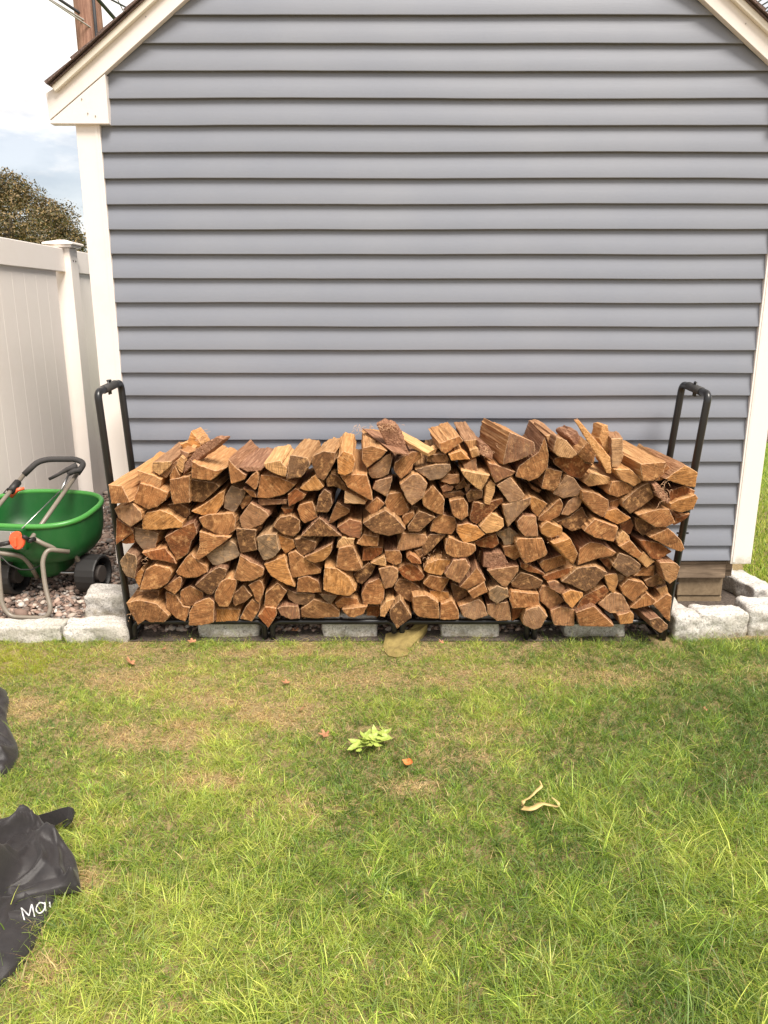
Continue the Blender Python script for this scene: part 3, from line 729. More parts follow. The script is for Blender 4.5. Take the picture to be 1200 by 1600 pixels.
D y 15,880 110,850 152,935 125,995 80,950 ; p=-.03 dx=-.06
D d 60,1090 150,1015 250,1005 315,1040 240,1120 195,1145 120,1110 ; p=-.02
D y 295,1055 365,1045 375,1090 350,1155 325,1140 ; p=-.01
D t 372,1050 400,1055 430,1100 410,1120 380,1100 ; p=.01
D o 385,1120 430,1075 500,1090 540,1130 480,1180 460,1205 400,1160 ;
D o 460,1060 510,1012 575,1000 570,1060 ; p=.01
D d 520,1087 590,1047 640,1100 560,1120 535,1115 ; p=.01
D y 600,985 690,985 715,1010 700,1070 660,1103 635,1085 ; p=-.03 dx=-.06 dz=.03
D t 585,1130 640,1110 650,1150 620,1180 ; p=.01
D o 440,1235 530,1150 580,1195 575,1215 470,1240 ;
D o 565,1215 640,1160 670,1170 660,1310 640,1300 600,1250 ; p=-.02
D d 545,1300 600,1285 650,1330 645,1350 610,1375 560,1340 ; p=-.03 dx=-.08 dz=.03
D o 265,1215 340,1150 400,1162 440,1240 430,1262 330,1265 300,1245 ; p=-.01
D r 145,1235 180,1172 300,1110 325,1145 290,1180 190,1258 ;
D y 65,1160 110,1135 180,1150 180,1170 120,1240 80,1200 ; p=-.02
D o 0,1250 60,1225 135,1245 132,1335 20,1330 ; p=-.01
D o 140,1260 240,1225 350,1330 345,1340 160,1335 ; p=-.02
D y 370,1275 440,1255 460,1270 455,1320 385,1325 ; p=-.01
D r 15,420 50,402 150,388 190,432 235,445 170,520 100,505 20,440 ; p=0
D t 15,370 35,290 90,312 148,385 120,408 45,400 ; p=-.04
D o 150,385 205,318 252,375 238,440 190,430 ; p=.01
D k 100,290 150,265 175,315 145,360 ; p=.06 L=.2
D o 15,605 90,502 130,520 178,582 150,618 70,632 ; p=-.01
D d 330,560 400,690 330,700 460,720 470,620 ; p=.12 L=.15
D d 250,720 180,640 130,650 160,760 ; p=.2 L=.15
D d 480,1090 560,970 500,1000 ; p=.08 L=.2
'''
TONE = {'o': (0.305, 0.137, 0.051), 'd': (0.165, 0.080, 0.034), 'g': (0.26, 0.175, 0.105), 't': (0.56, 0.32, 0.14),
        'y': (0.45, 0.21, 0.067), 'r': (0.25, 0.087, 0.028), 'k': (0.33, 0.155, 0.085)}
WORD = {'o': 'orange brown', 'd': 'dark brown', 'g': 'greyish brown', 't': 'pale tan', 'y': 'golden brown', 'r': 'rusty red brown', 'k': 'rough fibrous bark sided'}

# end grain
m_end = mat('sawn_end_grain', (0.35, 0.18, 0.08), 0.85, spec=.2)
q = NB(m_end); oi = q.n('ShaderNodeObjectInfo'); tcn = q.n('ShaderNodeTexCoord')
vr = q.n('ShaderNodeVectorRotate', _rotation_type='AXIS_ANGLE'); vr.inputs['Axis'].default_value = (0, 1, 0)
q.l(tcn.outputs['Object'], vr.inputs['Vector']); q.l(q.math('MULTIPLY', oi.outputs['Random'], 6.28), vr.inputs['Angle'])
off = q.n('ShaderNodeVectorMath', _operation='ADD'); q.l(vr.outputs[0], off.inputs[0])
cb = q.n('ShaderNodeCombineXYZ'); q.l(q.math('MULTIPLY', oi.outputs['Random'], 91.0), cb.inputs[1]); q.l(cb.outputs[0], off.inputs[1])
V = off.outputs[0]
def sc(v, s):
    m_ = q.n('ShaderNodeMapping'); m_.inputs['Scale'].default_value = s; q.l(v, m_.inputs[0]); return m_.outputs[0]
# growth rings: arcs about a centre off the piece
ringc = q.n('ShaderNodeVectorMath', _operation='ADD'); ringc.inputs[1].default_value = (0.11, 0, 0.0); q.l(sc(V, (1, 0.0, 1)), ringc.inputs[0])
wv = q.n('ShaderNodeTexWave', _wave_type='RINGS', _rings_direction='Y'); wv.inputs['Scale'].default_value = 38; wv.inputs['Distortion'].default_value = 3.5; wv.inputs['Detail'].default_value = 4; wv.inputs['Detail Scale'].default_value = .8
q.l(ringc.outputs[0], wv.inputs['Vector'])
saw = q.noise(sc(V, (170, 10, 22)), 1.0, 4, .65)
fine = q.noise(sc(V, (1, 1, 1)), 210, 4, .8)
blot = q.noise(V, 17, 6, .68, .6); blot2 = q.noise(V, 42, 5, .7)
cr = q.noise(sc(V, (14, 1, 130)), 1.0, 3, .5, 1.2)
col = q.mix(q.ramp(saw, [(.3, 0.0), (.72, 1.0)]), (0.52, 0.48, 0.44), (1.38, 1.36, 1.32))
base = q.mix(1.0, oi.outputs['Color'], col, 'MULTIPLY')
base = q.mix(q.ramp(blot, [(.38, 0.7), (.56, 0.0)]), base, q.mix(1.0, base, (0.36, 0.32, 0.30), 'MULTIPLY'))
base = q.mix(q.ramp(blot2, [(.52, 0.0), (.72, 0.8)]), base, (0.62, 0.34, 0.14))
base = q.mix(q.math('MULTIPLY', q.ramp(wv.outputs[1], [(.5, 0.0), (.9, 1.0)]), q.math('MULTIPLY', q.math('FRACT', q.math('MULTIPLY', oi.outputs['Random'], 7.13)), .38)), base, (0.10, 0.055, 0.03))
base = q.mix(q.ramp(cr, [(.28, .8), (.33, 0.0)]), base, (0.05, 0.03, 0.02))
base = q.mix(q.math('MULTIPLY', q.ramp(fine, [(.60, 0.0), (.78, 1.0)]), .65), base, (0.68, 0.46, 0.25))
base = q.mix(q.math('MULTIPLY', q.ramp(fine, [(.26, 1.0), (.38, 0.0)]), .7), base, (0.07, 0.04, 0.022))
gr_ = q.math('MULTIPLY', q.ramp(q.math('FRACT', q.math('MULTIPLY', oi.outputs['Random'], 23.7)), [(.70, 0.0), (.95, .40)]), q.ramp(blot, [(.35, .3), (.6, 1.0)])); base = q.mix(gr_, base, (0.30, 0.235, 0.17))
rim = q.n('ShaderNodeAttribute', _attribute_name='rim')
rn = q.math('MULTIPLY', q.math('POWER', rim.outputs['Fac'], 1.6), q.ramp(q.noise(V, 120, 3, .6), [(.35, .35), (.58, 1.0)]))
base = q.mix(rn, base, (0.72, 0.50, 0.32))
q.base(base)
hh = q.math('ADD', q.math('ADD', q.math('MULTIPLY', saw, .55), q.math('MULTIPLY', fine, .5)), q.math('MULTIPLY', cr, .35)); q.bump(hh, .95, .006)
# split side: fibres along the piece (local Y)
def side_mat(name, lo, mid, hi, tonemix, bumpd):
    m = mat(name, mid, .85, spec=.2); q = NB(m); oi = q.n('ShaderNodeObjectInfo'); tcn = q.n('ShaderNodeTexCoord')
    ad = q.n('ShaderNodeVectorMath', _operation='ADD'); cb = q.n('ShaderNodeCombineXYZ'); q.l(q.math('MULTIPLY', oi.outputs['Random'], 57.0), cb.inputs[0]); q.l(cb.outputs[0], ad.inputs[1]); q.l(tcn.outputs['Object'], ad.inputs[0])
    def sc(s):
        mm = q.n('ShaderNodeMapping'); mm.inputs['Scale'].default_value = s; q.l(ad.outputs[0], mm.inputs[0]); return mm.outputs[0]
    f1 = q.noise(sc((150, 7, 150)), 1.0, 6, .65, .5); f2 = q.noise(sc((40, 5, 40)), 1.0, 5, .6, .8); sp_ = q.noise(sc((1, 1, 1)), 28, 6, .7)
    c = q.ramp(f1, [(.3, lo), (.5, mid), (.72, hi)])
    c = q.mix(q.ramp(f2, [(.35, .6), (.6, 0.0)]), c, lo)
    c = q.mix(q.ramp(sp_, [(.55, 0.0), (.75, .55)]), c, (lo[0]*.8, lo[1]*.7, lo[2]*.6))
    t = q.mix(1.0, oi.outputs['Color'], (1.7, 1.7, 1.7), 'MULTIPLY')
    q.base(q.mix(tonemix, c, t)); q.bump(q.math('ADD', f1, q.math('MULTIPLY', f2, 1.4)), .9, bumpd); return m
m_side = side_mat('split_wood_side', (0.22, 0.105, 0.045), (0.47, 0.275, 0.125), (0.68, 0.46, 0.25), .28, .006)
m_barky = side_mat('bark_side', (0.10, 0.05, 0.032), (0.30, 0.155, 0.09), (0.52, 0.32, 0.20), .15, .012)

def poly_area(p): return 0.5 * sum(p[i][0]*p[(i+1) % len(p)][1] - p[(i+1) % len(p)][0]*p[i][1] for i in range(len(p)))
def shape_word(p):
    a = abs(poly_area(p)); best = None
    for k in range(36):
        t = k * math.pi / 72; c, s = math.cos(t), math.sin(t)
        us = [x*c + y*s for x, y in p]; vs = [-x*s + y*c for x, y in p]; w_, h_ = max(us)-min(us), max(vs)-min(vs)
        if best is None or w_*h_ < best[0]: best = (w_*h_, max(w_, h_) / max(1, min(w_, h_)))
    rect = a / best[0]; size = 'small ' if a < 650 else ('large ' if a > 2300 else '')
    if best[1] > 2.6: return size, 'thin slab'
    if rect < .60 or len(p) <= 3: return size, 'triangular split log'
    if best[1] > 1.75: return size, 'flat wedge'
    if rect > .82: return size, 'blocky split log'
    if rect < .70: return size, 'wedge-shaped log'
    return size, 'rounded split log'
LV = ['in the bottom row', 'just above the bottom row', 'low in the pile', 'a little below mid height', 'at mid height', 'a little above mid height', 'high in the pile', 'just under the top row', 'in the top row']
LEG = [(205, 'at the left upright'), (420, 'above the second rack leg'), (622, 'above the middle rack leg'), (828, 'above the fourth rack leg'), (1062, 'at the right upright')]
BAY = ['first', 'second', 'third', 'fourth']
def hword(x):
    for lx, nm in LEG:
        if abs(x - lx) < 24: return nm
    if x < LEG[0][0]: return LEG[0][1]
    if x > LEG[-1][0]: return LEG[-1][1]
    for i in range(4):
        a, b = LEG[i][0], LEG[i+1][0]
        if a <= x < b:
            f = (x - a) / (b - a)
            return f"{'left side' if f < .42 else ('middle' if f < .6 else 'right side')} of {BAY[i]} bay"
def build_log(poly, tone, o):
    rs = random.Random(int(poly[0][0] * 131 + poly[0][1] * 17))
    Yf = 3.268 + o.get('p', 0.0) * (1.5 if o.get('p', 0) < .08 else 1) + rs.uniform(-.014, .014)
    L_ = o.get('L', 0.40 + rs.uniform(-.02, .02))
    # fine outline with ragged corners
    cx = sum(p[0] for p in poly) / len(poly); cy = sum(p[1] for p in poly) / len(poly)
    out = []; n = len(poly)
    for i in range(n):
        a, b = poly[i], poly[(i+1) % n]; c = poly[i-1]
        d = math.hypot(b[0]-a[0], b[1]-a[1]); k = max(2, int(d / 2.6))
        bow = rs.uniform(-.035, .045) * d * min(1, 14 / max(d, 1))
        nxn, nyn = (b[1]-a[1]) / max(d, .01), -(b[0]-a[0]) / max(d, .01)
        sgn = 1 if (nxn * ((a[0]+b[0])/2 - cx) + nyn * ((a[1]+b[1])/2 - cy)) > 0 else -1
        for j in range(k):
            t = j / k; x = a[0] + (b[0]-a[0]) * t; y = a[1] + (b[1]-a[1]) * t; w_ = math.sin(math.pi * t) * bow * sgn
            jt = rs.uniform(-.38, .38)
            if j == 0:   # knock the corner off a little
                x += (cx - x) * .01; y += (cy - y) * .01
            out.append((x + nxn * (w_ + jt), y + nyn * (w_ + jt)))
    tx, ty = rs.uniform(-.10, .10), rs.uniform(-.08, .08)      # saw cut a little off square
    front = []
    mpp = Yf / FPX * 1.02
    for x, y in out:
        front.append(P(x, y, Yf + (x - cx) * mpp * tx + (y - cy) * mpp * ty))
    N = len(front); cen = sum(front, Vector()) / N
    dirv = Vector((o.get('dx', rs.uniform(-.018, .018)), L_, o.get('dz', rs.uniform(-.006, .012))))
    thick = L_ > .09
    taper = (rs.uniform(1.08, 1.20) if cy > 735 else rs.uniform(.96, 1.05)) if thick else 1.0
    origin = cen + dirv * .5
    rot = dirv.to_track_quat('Y', 'Z').to_matrix() if thick else Matrix.Identity(3)
    inv = rot.inverted()
    S_ = [0, .012, .06, .14, .25, .38, .52, .68, .84, 1.0] if thick else [0, .1, .5, 1.0]
    phase = rs.uniform(0, 100); streak = [rs.gauss(0, .0016) for _ in range(N)]
    vs = []; rimv = []
    for si, s in enumerate(S_):
        for k in range(N):
            rel = front[k] - cen
            rad = Vector((rel.x, 0, rel.z)); rl = max(rad.length, .001); rn_ = rad / rl
            ang = math.atan2(rel.z, rel.x)
            am = (mnoise.noise(Vector((math.cos(ang) * 1.6, math.sin(ang) * 1.6, s * 2.2 + phase))) * .007 + mnoise.noise(Vector((k * .9, s * 5, phase))) * .0028 + streak[k]) * min(1, s * 9)
            sca = 1 + (taper - 1) * s
            p = cen + rel * sca + dirv * s + rn_ * am
            if si == 0: p = p + Vector((0, .0015, 0))
            vs.append(inv @ (p - origin)); rimv.append(0.0)
    fs = []; mi = []; M_ = len(S_)
    for si in range(M_ - 1):
        for k in range(N):
            a = si * N + k; b = si * N + (k+1) % N; fs.append((a, b, b + N, a + N)); mi.append(1)
    # end face: rim ring, inner ring, centre
    ins = min(.0026, .0011 + 0.02 * math.sqrt(abs(poly_area(poly))) * mpp)
    r0 = len(vs)
    for k in range(N): vs.append(vs[k].copy()); rimv.append(1.0)
    r1 = len(vs)
    for k in range(N):
        # inward along the outline normal
        t = (front[(k+1) % N] - front[k-1]); t.y = 0
        t.normalize(); nn = Vector((-t.z, 0, t.x))
        if nn.dot(front[k] - cen) > 0 and False: nn = -nn
        if poly_area([(f.x, f.z) for f in front]) < 0: nn = -nn
        jit = rs.uniform(.55, 1.5)
        vs.append(inv @ (front[k] + nn * ins * jit + Vector((0, -.0012 + rs.uniform(-.0005, .0005), 0)) - origin)); rimv.append(0.0)
    for k in range(N):
        fs.append((r0 + k, r1 + k, r1 + (k+1) % N, r0 + (k+1) % N)); mi.append(0)
    fs.append(tuple(range(r1, r1 + N))); mi.append(0)
    fs.append(tuple(reversed(range((M_-1) * N, M_ * N)))); mi.append(0)
    bark = tone == 'k'
    me_o = link('split_log', vs, fs, [m_barky if bark else m_end, m_barky if (bark or rs.random() < .22) else m_side], midx=mi)
    if tone in 'yt' and not thick:
        me_o.data.materials[0] = m_side
    at = me_o.data.attributes.new('rim', 'FLOAT', 'POINT'); at.data.foreach_set('value', rimv)
    bm = bmesh.new(); bm.from_mesh(me_o.data); bmesh.ops.triangulate(bm, faces=[f for f in bm.faces if len(f.verts) > 4], ngon_method='EAR_CLIP'); bm.normal_update()
    bmesh.ops.recalc_face_normals(bm, faces=bm.faces); bm.to_mesh(me_o.data); bm.free()
    me_o.matrix_world = Matrix.Translation(origin) @ rot.to_4x4()
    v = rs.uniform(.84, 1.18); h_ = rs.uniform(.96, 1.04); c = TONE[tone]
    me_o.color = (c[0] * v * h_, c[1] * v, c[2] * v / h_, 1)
    return me_o
items = []
for ln in LOGS.strip().splitlines():
    pts_, _, op = ln.partition(';'); tk = pts_.split(); ox, oy, k = CROPS[tk[0]]
    poly = [(ox + float(a) / k, oy + float(b) / k) for a, b in (s.split(',') for s in tk[2:])]
    o = {a: float(b) for a, b in (s.split('=') for s in op.split())}
    items.append([poly, tk[1], o])
desc = []
for poly, tone, o in items:
    cx = sum(p[0] for p in poly) / len(poly); cy = sum(p[1] for p in poly) / len(poly)
    lv = LV[max(0, min(8, int((978 - cy) / 32.5)))]
    if cy < 742: lv = LV[8] if min(p[1] for p in poly) < 722 else LV[7]
    s1, s2 = shape_word(poly); desc.append([cx, cy, f"{s1}{WORD[tone]} {s2}", lv, hword(cx)])
from collections import defaultdict
g_ = defaultdict(list)
for i, d in enumerate(desc): g_[(d[2], d[3], d[4])].append(i)
labels = [None] * len(items)
for key, ids in g_.items():
    if len(ids) == 1: labels[ids[0]] = ' '.join(key[:1]) + f' {key[1]}, {key[2]}'; continue
    xs = [desc[i][0] for i in ids]; ys = [desc[i][1] for i in ids]
    hor = (max(xs) - min(xs)) >= (max(ys) - min(ys))
    order = sorted(ids, key=lambda i: desc[i][0] if hor else desc[i][1])
    if len(ids) == 2: names = ['left one of two:', 'right one of two:'] if hor else ['upper of two:', 'lower of two:']
    elif len(ids) == 3: names = ['leftmost:', 'middle one:', 'rightmost:'] if hor else ['topmost:', 'middle one:', 'lowest:']
    else: names = [f'{w_} from left:' if hor else f'{w_} from top:' for w_ in ('first', 'second', 'third', 'fourth', 'fifth', 'sixth')]
    for nme, i in zip(names, order): labels[i] = f'{nme} {key[0]} {key[1]}, {key[2]}'
log_objs = []
for (poly, tone, o), lab in zip(items, labels):
    ob = build_log(poly, tone, o)
    lab = lab.replace(' split log', ' log') if len(lab.split()) > 15 else lab
    lab = lab.replace(' the pile', ' pile').replace('a little ', 'just ') if len(lab.split()) > 15 else lab
    for a_, b_ in ((' split log', ' log'), (' the pile', ' pile'), ('rough fibrous bark sided', 'bark sided'), (' one of two:', ' of two:'), ('just above the bottom', 'above the bottom'), ('just under the top', 'under the top'), ('just ', '')):
        if len(lab.split()) > 16: lab = lab.replace(a_, b_)
    tag(ob, lab, 'firewood log', 'split firewood logs stacked in the black rack'); log_objs.append(ob)
# plank lying across two logs, with grain along it
def stick(a, b, wid, thk, lab, tone='t', twist=0.0, name='split_log', mt=None):
    a, b = Vector(a), Vector(b); Lh = (b - a).length / 2; rs = random.Random(int(wid * 1e5)); bm = bmesh.new(); rings = []
    for i in range(9):
        t = i / 8; y = -Lh + 2 * Lh * t; w_ = wid * (1 + .12 * mnoise.noise(Vector((t * 3, 1, wid * 90)))) * (1 if t < .8 else 1 - .3 * (t - .8)); h_ = thk * (1 + .2 * mnoise.noise(Vector((t * 3, 5, wid * 90))))
        sec = [(-w_, -h_), (-.2 * w_, -h_ * 1.15), (w_, -h_ * .8), (w_ * 1.02, h_ * .7), (.3 * w_, h_), (-w_ * .95, h_ * 1.05)]
        rings.append([bm.verts.new((x + rs.uniform(-.001, .001), y, z + rs.uniform(-.001, .001))) for x, z in sec])
    for i in range(8):
        for k in range(6): bm.faces.new([rings[i][k], rings[i][(k+1) % 6], rings[i+1][(k+1) % 6], rings[i+1][k]])
    e0 = bm.faces.new(rings[0]); e1 = bm.faces.new(list(reversed(rings[-1]))); e0.material_index = e1.material_index = 1
    o = link_bm(name, bm, [mt or m_side, m_end])
    o.matrix_world = Matrix.Translation((a + b) / 2) @ ((b - a).to_track_quat('Y', 'Z').to_matrix() @ Matrix.Rotation(twist, 3, 'Y')).to_4x4()
    c = TONE[tone]; o.color = (*c, 1); at = o.data.attributes.new('rim', 'FLOAT', 'POINT')
    return tag(o, lab, 'firewood log', 'split firewood logs stacked in the black rack')
stick(P(618, 676, 3.40), P(674, 708, 3.235), .021, .010, 'long pale plank lying across the top row, right of the highest log', 't', .3)
stick(P(676, 704, 3.30), P(688, 697, 3.5), .016, .012, 'short pale stick end lying beside the long plank in the top row', 't', .2)
# loose torn fibres
m_fib = mat('torn_fibre', (0.55, 0.33, 0.19), .8)
def fibres(name, cpx, n, spread, ln, Y, parent, seed, droop=.3):
    rs = random.Random(seed); bm = bmesh.new()
    for i in range(n):
        p = P(cpx[0] + rs.gauss(0, spread[0]), cpx[1] + rs.gauss(0, spread[1]), Y + rs.uniform(-.02, .02)); d = Vector((rs.gauss(0, .7), rs.gauss(-.3, .4), rs.gauss(.25, .7))).normalized()
        pts = []; l_ = ln * rs.uniform(.4, 1.3)
        for k in range(5):
            pts.append(p.copy()); p = p + d * l_ / 4; d = (d + Vector((rs.gauss(0, .3), rs.gauss(0, .3), rs.gauss(-droop, .3)))).normalized()
        tube('', pts, [.0009, .0008, .0007, .0005, .0002], None, None, 4, bm=bm)
    o = link_bm(name, bm, m_fib); o.parent = parent; o.matrix_parent_inverse = parent.matrix_world.inverted(); o['kind'] = 'stuff'
    return o
def nearest(px, py): return min(range(len(desc)), key=lambda i: (desc[i][0]-px)**2 + (desc[i][1]-py)**2)
bpy.context.view_layer.update()
fibres('bark_fibre', (604, 668), 46, (12, 3), .026, 3.29, log_objs[nearest(612, 690)], 1)
fibres('bark_fibre', (1036, 772), 42, (5, 10), .026, 3.20, log_objs[nearest(1034, 770)], 2)
fibres('bark_fibre', (757, 706), 40, (9, 5), .022, 3.24, log_objs[nearest(757, 702)], 3)
fibres('bark_fibre', (314, 683), 26, (5, 7), .04, 3.36, log_objs[nearest(300, 690)], 4)
fibres('bark_fibre', (868, 842), 12, (9, 3), .018, 3.23, log_objs[nearest(866, 842)], 5)
fibres('bark_fibre', (560, 672), 14, (3, 5), .03, 3.25, log_objs[nearest(567, 690)], 6)
fibres('bark_fibre', (224, 878), 8, (5, 4), .02, 3.22, log_objs[nearest(240, 880)], 7)
fibres('bark_fibre', (675, 872), 30, (10, 5), .018, 3.24, log_objs[nearest(672, 880)], 8)
fibres('bark_fibre', (205, 962), 7, (3, 8), .02, 3.25, log_objs[nearest(232, 955)], 9)

# ------------------------------------------------------------------ log rack
m_rack = mat('black_steel', (0.012, 0.012, 0.013), .32, spec=.5); q = NB(m_rack); q.bump(q.noise(q.coord('Object'), 250, 3), .12, .001)
m_sleeve = mat('worn_black_grip', (0.035, 0.033, 0.032), .7)
rack = empty('log_rack', 'long black tubular steel firewood rack with arched ends and five pairs of legs', 'log rack', (0.06, 3.45, 0))
def rp_(o): return reparent(o, rack)
RF, RB, RR = 3.312, 3.615, 0.0150
for s, xb, xt, zt in ((-1, -1.175, -1.228, 1.158), (1, 1.300, 1.392, 1.150)):
    path = fillet([(xb, RF, 0.004), (xb + (xt-xb)*.93, RF, zt - .08), (xt, RF, zt - .01), (xt, RB, zt + .005), (xb + (xt-xb)*.93, RB, zt - .08), (xb, RB, 0.004)], .10, 8)
    rp_(tube('end_frame', path, RR + .001, m_rack, None, 14))
    xm = xt; ym = (RF + RB) / 2
    rp_(tube('joint_sleeve', [(xm, ym - .075, zt - .006), (xm, ym + .075, zt + .003)], RR + .004, m_sleeve, None, 14))
    for dy in (-.01, .012):
        rp_(tube('wing_bolt', [(xm, ym + dy, zt - .035), (xm, ym + dy, zt + .026)], .0045, m_rack, None, 8))
    rp_(tube('wing_bolt', [(xm - .003, ym - .012, zt + .026), (xm + .003, ym + .014, zt + .026)], .005, m_rack, None, 8))
    for zz in (.52, .045, .28):
        xx = xb + (xt - xb) * zz / zt
        for yy in (RF, RB): rp_(tube('side_bolt', [(xx - .026, yy - .002, zz), (xx + .026, yy - .002, zz)], .0045, m_rack, None, 8))
legs = [-1.160, -0.537, 0.066, 0.682, 1.292]
for yy in (RF, RB):
    for i in range(4):
        xa = legs[i] + (0.018 if i else -.002); xb = legs[i+1] - (0.018 if i < 3 else -.002)
        path = fillet([(xa, yy, 0.002), (xa, yy, 0.092), (xb, yy, 0.092), (xb, yy, 0.002)], .075, 8)
        rp_(tube('base_rail', path, RR - .0015, m_rack, None, 14))
for x in legs:
    for dz in (.03,): rp_(tube('cross_bar', [(x, RF, dz), (x, RB, dz)], .011, m_rack, None, 10))
for x in (-0.87, -.2, .35, .95): rp_(tube('cross_bar', [(x, RF, .092), (x, RB, .092)], .011, m_rack, None, 10))
# ------------------------------------------------------------------ broadcast spreader
m_green = mat('green_plastic', (0.010, 0.095, 0.020), .42); q = NB(m_green); co = q.coord('Object'); n_ = q.noise(co, 9, 6, .7)
q.base(q.mix(q.ramp(n_, [(.45, 0.0), (.75, .3)]), (0.010, 0.095, 0.020), (0.045, 0.13, 0.05))); q.bump(q.noise(co, 200, 3), .1, .001)
m_rim = mat('light_green_rim', (0.06, 0.26, 0.05), .35)
m_tube = mat('taupe_painted_tube', (0.21, 0.18, 0.145), .38); q = NB(m_tube); n_ = q.noise(q.coord('Object'), 30, 5, .7); q.base(q.mix(q.ramp(n_, [(.5, 0.0), (.8, .5)]), (0.21, 0.18, 0.145), (0.12, 0.095, 0.07)))
m_foam = mat('dark_grey_foam', (0.045, 0.042, 0.042), .8)
m_tyre = mat('black_plastic_wheel', (0.018, 0.017, 0.017), .55); m_hub = mat('dusty_hub', (0.06, 0.05, 0.045), .7)
m_orange = mat('orange_red_plastic', (0.85, 0.13, 0.05), .35)
m_label = mat('scale_plate', (0.30, 0.30, 0.29), .4); m_ink = mat('scale_print', (0.75, 0.75, 0.72), .5)
spc = Vector((-1.79, 3.83, 0.07))
spr = empty('broadcast_spreader', 'green lawn fertilizer spreader with grey tube handle and orange dial, beside the white fence', 'lawn spreader', spc)
def ss(o): return reparent(o, spr)
yaw = -R(8)
def SPt(x, y, z):      # spreader frame: x across, y away, z up from the gravel
    return Vector((spc.x + x * math.cos(yaw) - y * math.sin(yaw), spc.y + x * math.sin(yaw) + y * math.cos(yaw), spc.z + z))
def ring(rx, ry, z, ex=2.9, n=48, cy=0.0, tilt=0.0):
    pts = []
    for k in range(n):
        a = 2 * math.pi * k / n; c, s = math.cos(a), math.sin(a)
        x = rx * math.copysign(abs(c) ** (2/ex), c); y = cy + ry * math.copysign(abs(s) ** (2/ex), s)
        pts.append(SPt(x, y, z + tilt * y))
    return pts
def loft(name, rings, m, par=None, capb=True, bm=None):
    b = bmesh.new(); R_ = [[b.verts.new(p) for p in r] for r in rings]; n = len(R_[0])
    for A, B in zip(R_[:-1], R_[1:]):
        for k in range(n): b.faces.new([A[k], A[(k+1) % n], B[(k+1) % n], B[k]])
    if capb: b.faces.new(R_[-1])
    me = link_bm(name, b, m, None, True); return ss(me)
TL = .14
outer = [ring(.315, .235, .425, tilt=TL), ring(.314, .234, .37, tilt=TL), ring(.310, .231, .31, tilt=TL*.8), ring(.296, .218, .25, tilt=TL*.5), ring(.262, .19, .208, tilt=.04), ring(.18, .15, .185), ring(.155, .135, .165), ring(.145, .125, .12), ring(.11, .10, .088), ring(.05, .05, .078)]
inner = [ring(.300, .220, .43, tilt=TL), ring(.290, .21, .33, tilt=TL*.8), ring(.262, .19, .27, tilt=TL*.5), ring(.19, .14, .225), ring(.10, .08, .19), ring(.03, .03, .18)]
hop = loft('hopper', outer, m_green)
ss_in = loft('hopper_inside', inner, m_green)
rimpath = ring(.311, .231, .430, tilt=TL)
ss(tube('rim', rimpath, .0135, m_rim, None, 10, closed=True))
# scale panel on the near side, with dial
near = lambda x, z, d=0.0: SPt(x, -.235 - d, z)
b = box_bm(-.16, .085, -.262, -.222, .285, .395, .006)
for v in b.verts: v.co = SPt(v.co.x, v.co.y - (v.co.z - .34) * .1, v.co.z)
pan = ss(link_bm('scale_panel', b, m_green))
b = box_bm(-.15, .072, -.2665, -.2625, .296, .385, .0015)
for v in b.verts: v.co = SPt(v.co.x, v.co.y - (v.co.z - .34) * .1, v.co.z)
pl = ss(link_bm('scale_plate', b, m_label))
b = bmesh.new()
for k in range(13):
    x = -.142 + k * .0165
    if -.075 < x < .02: continue
    box_bm(x, x + .002, -.268, -.2668, .355 if k % 2 else .345, .380, bm=b)
box_bm(-.142, -.085, -.268, -.2668, .303, .318, bm=b); box_bm(.03, .064, -.268, -.2668, .303, .309, bm=b)
for v in b.verts: v.co = SPt(v.co.x, v.co.y - (v.co.z - .34) * .1, v.co.z)
ss(link_bm('scale_marks', b, m_ink))
def disc(name, c, axis, r, th, m, seg=28, r2=None, notch=False):
    b = bmesh.new(); bmesh.ops.create_cone(b, cap_ends=True, segments=seg, radius1=r, radius2=r2 or r, depth=th)
    bmesh.ops.bevel(b, geom=[e for e in b.edges if len(e.link_faces) == 2 and any(len(f.verts) > 4 for f in e.link_faces)], offset=th * .18, segments=2, affect='EDGES')
    M_ = Matrix.Translation(c) @ Vector(axis).to_track_quat('Z', 'Y').to_matrix().to_4x4(); bmesh.ops.transform(b, matrix=M_, verts=b.verts)
    return ss(link_bm(name, b, m, None, False))
dc = P(28, 844, 3.52)
ax = (SPt(0, -1, 0.1) - SPt(0, 0, 0))
# dial: a scalloped wheel with raised pointer
b = bmesh.new(); vsf = []
for k in range(40):
    a = 2 * math.pi * k / 40; r = .039 * (1 - .22 * math.exp(-((a - .75) / .22) ** 2) - .10 * math.exp(-((a - 3.9) / .2) ** 2)); vsf.append(b.verts.new((r * math.cos(a), r * math.sin(a) * 1.12, 0)))
f = b.faces.new(vsf); r_ = bmesh.ops.extrude_face_region(b, geom=[f]); bmesh.ops.translate(b, vec=(0, 0, .014), verts=[v for v in r_['geom'] if isinstance(v, bmesh.types.BMVert)])
bmesh.ops.bevel(b, geom=[e for e in b.edges if all(v.co.z > .01 for v in e.verts)], offset=.003, segments=2, affect='EDGES')
Md = Matrix.Translation(dc) @ ax.to_track_quat('Z', 'Y').to_matrix().to_4x4(); bmesh.ops.transform(b, matrix=Md, verts=b.verts); ss(link_bm('dial', b, m_orange))
b = box_bm(-.006, .006, -.027, .018, .013, .026, .003)
bmesh.ops.transform(b, matrix=Md, verts=b.verts); ss(link_bm('dial_pointer', b, m_orange))
ss(tube('dial_shaft', [P(0, 851, 3.50), P(14, 848, 3.50)], .011, m_tyre, None, 10))
ss(tube('dial_shaft', [P(36, 838, 3.50), P(46, 843, 3.53)], .009, m_tyre, None, 10))
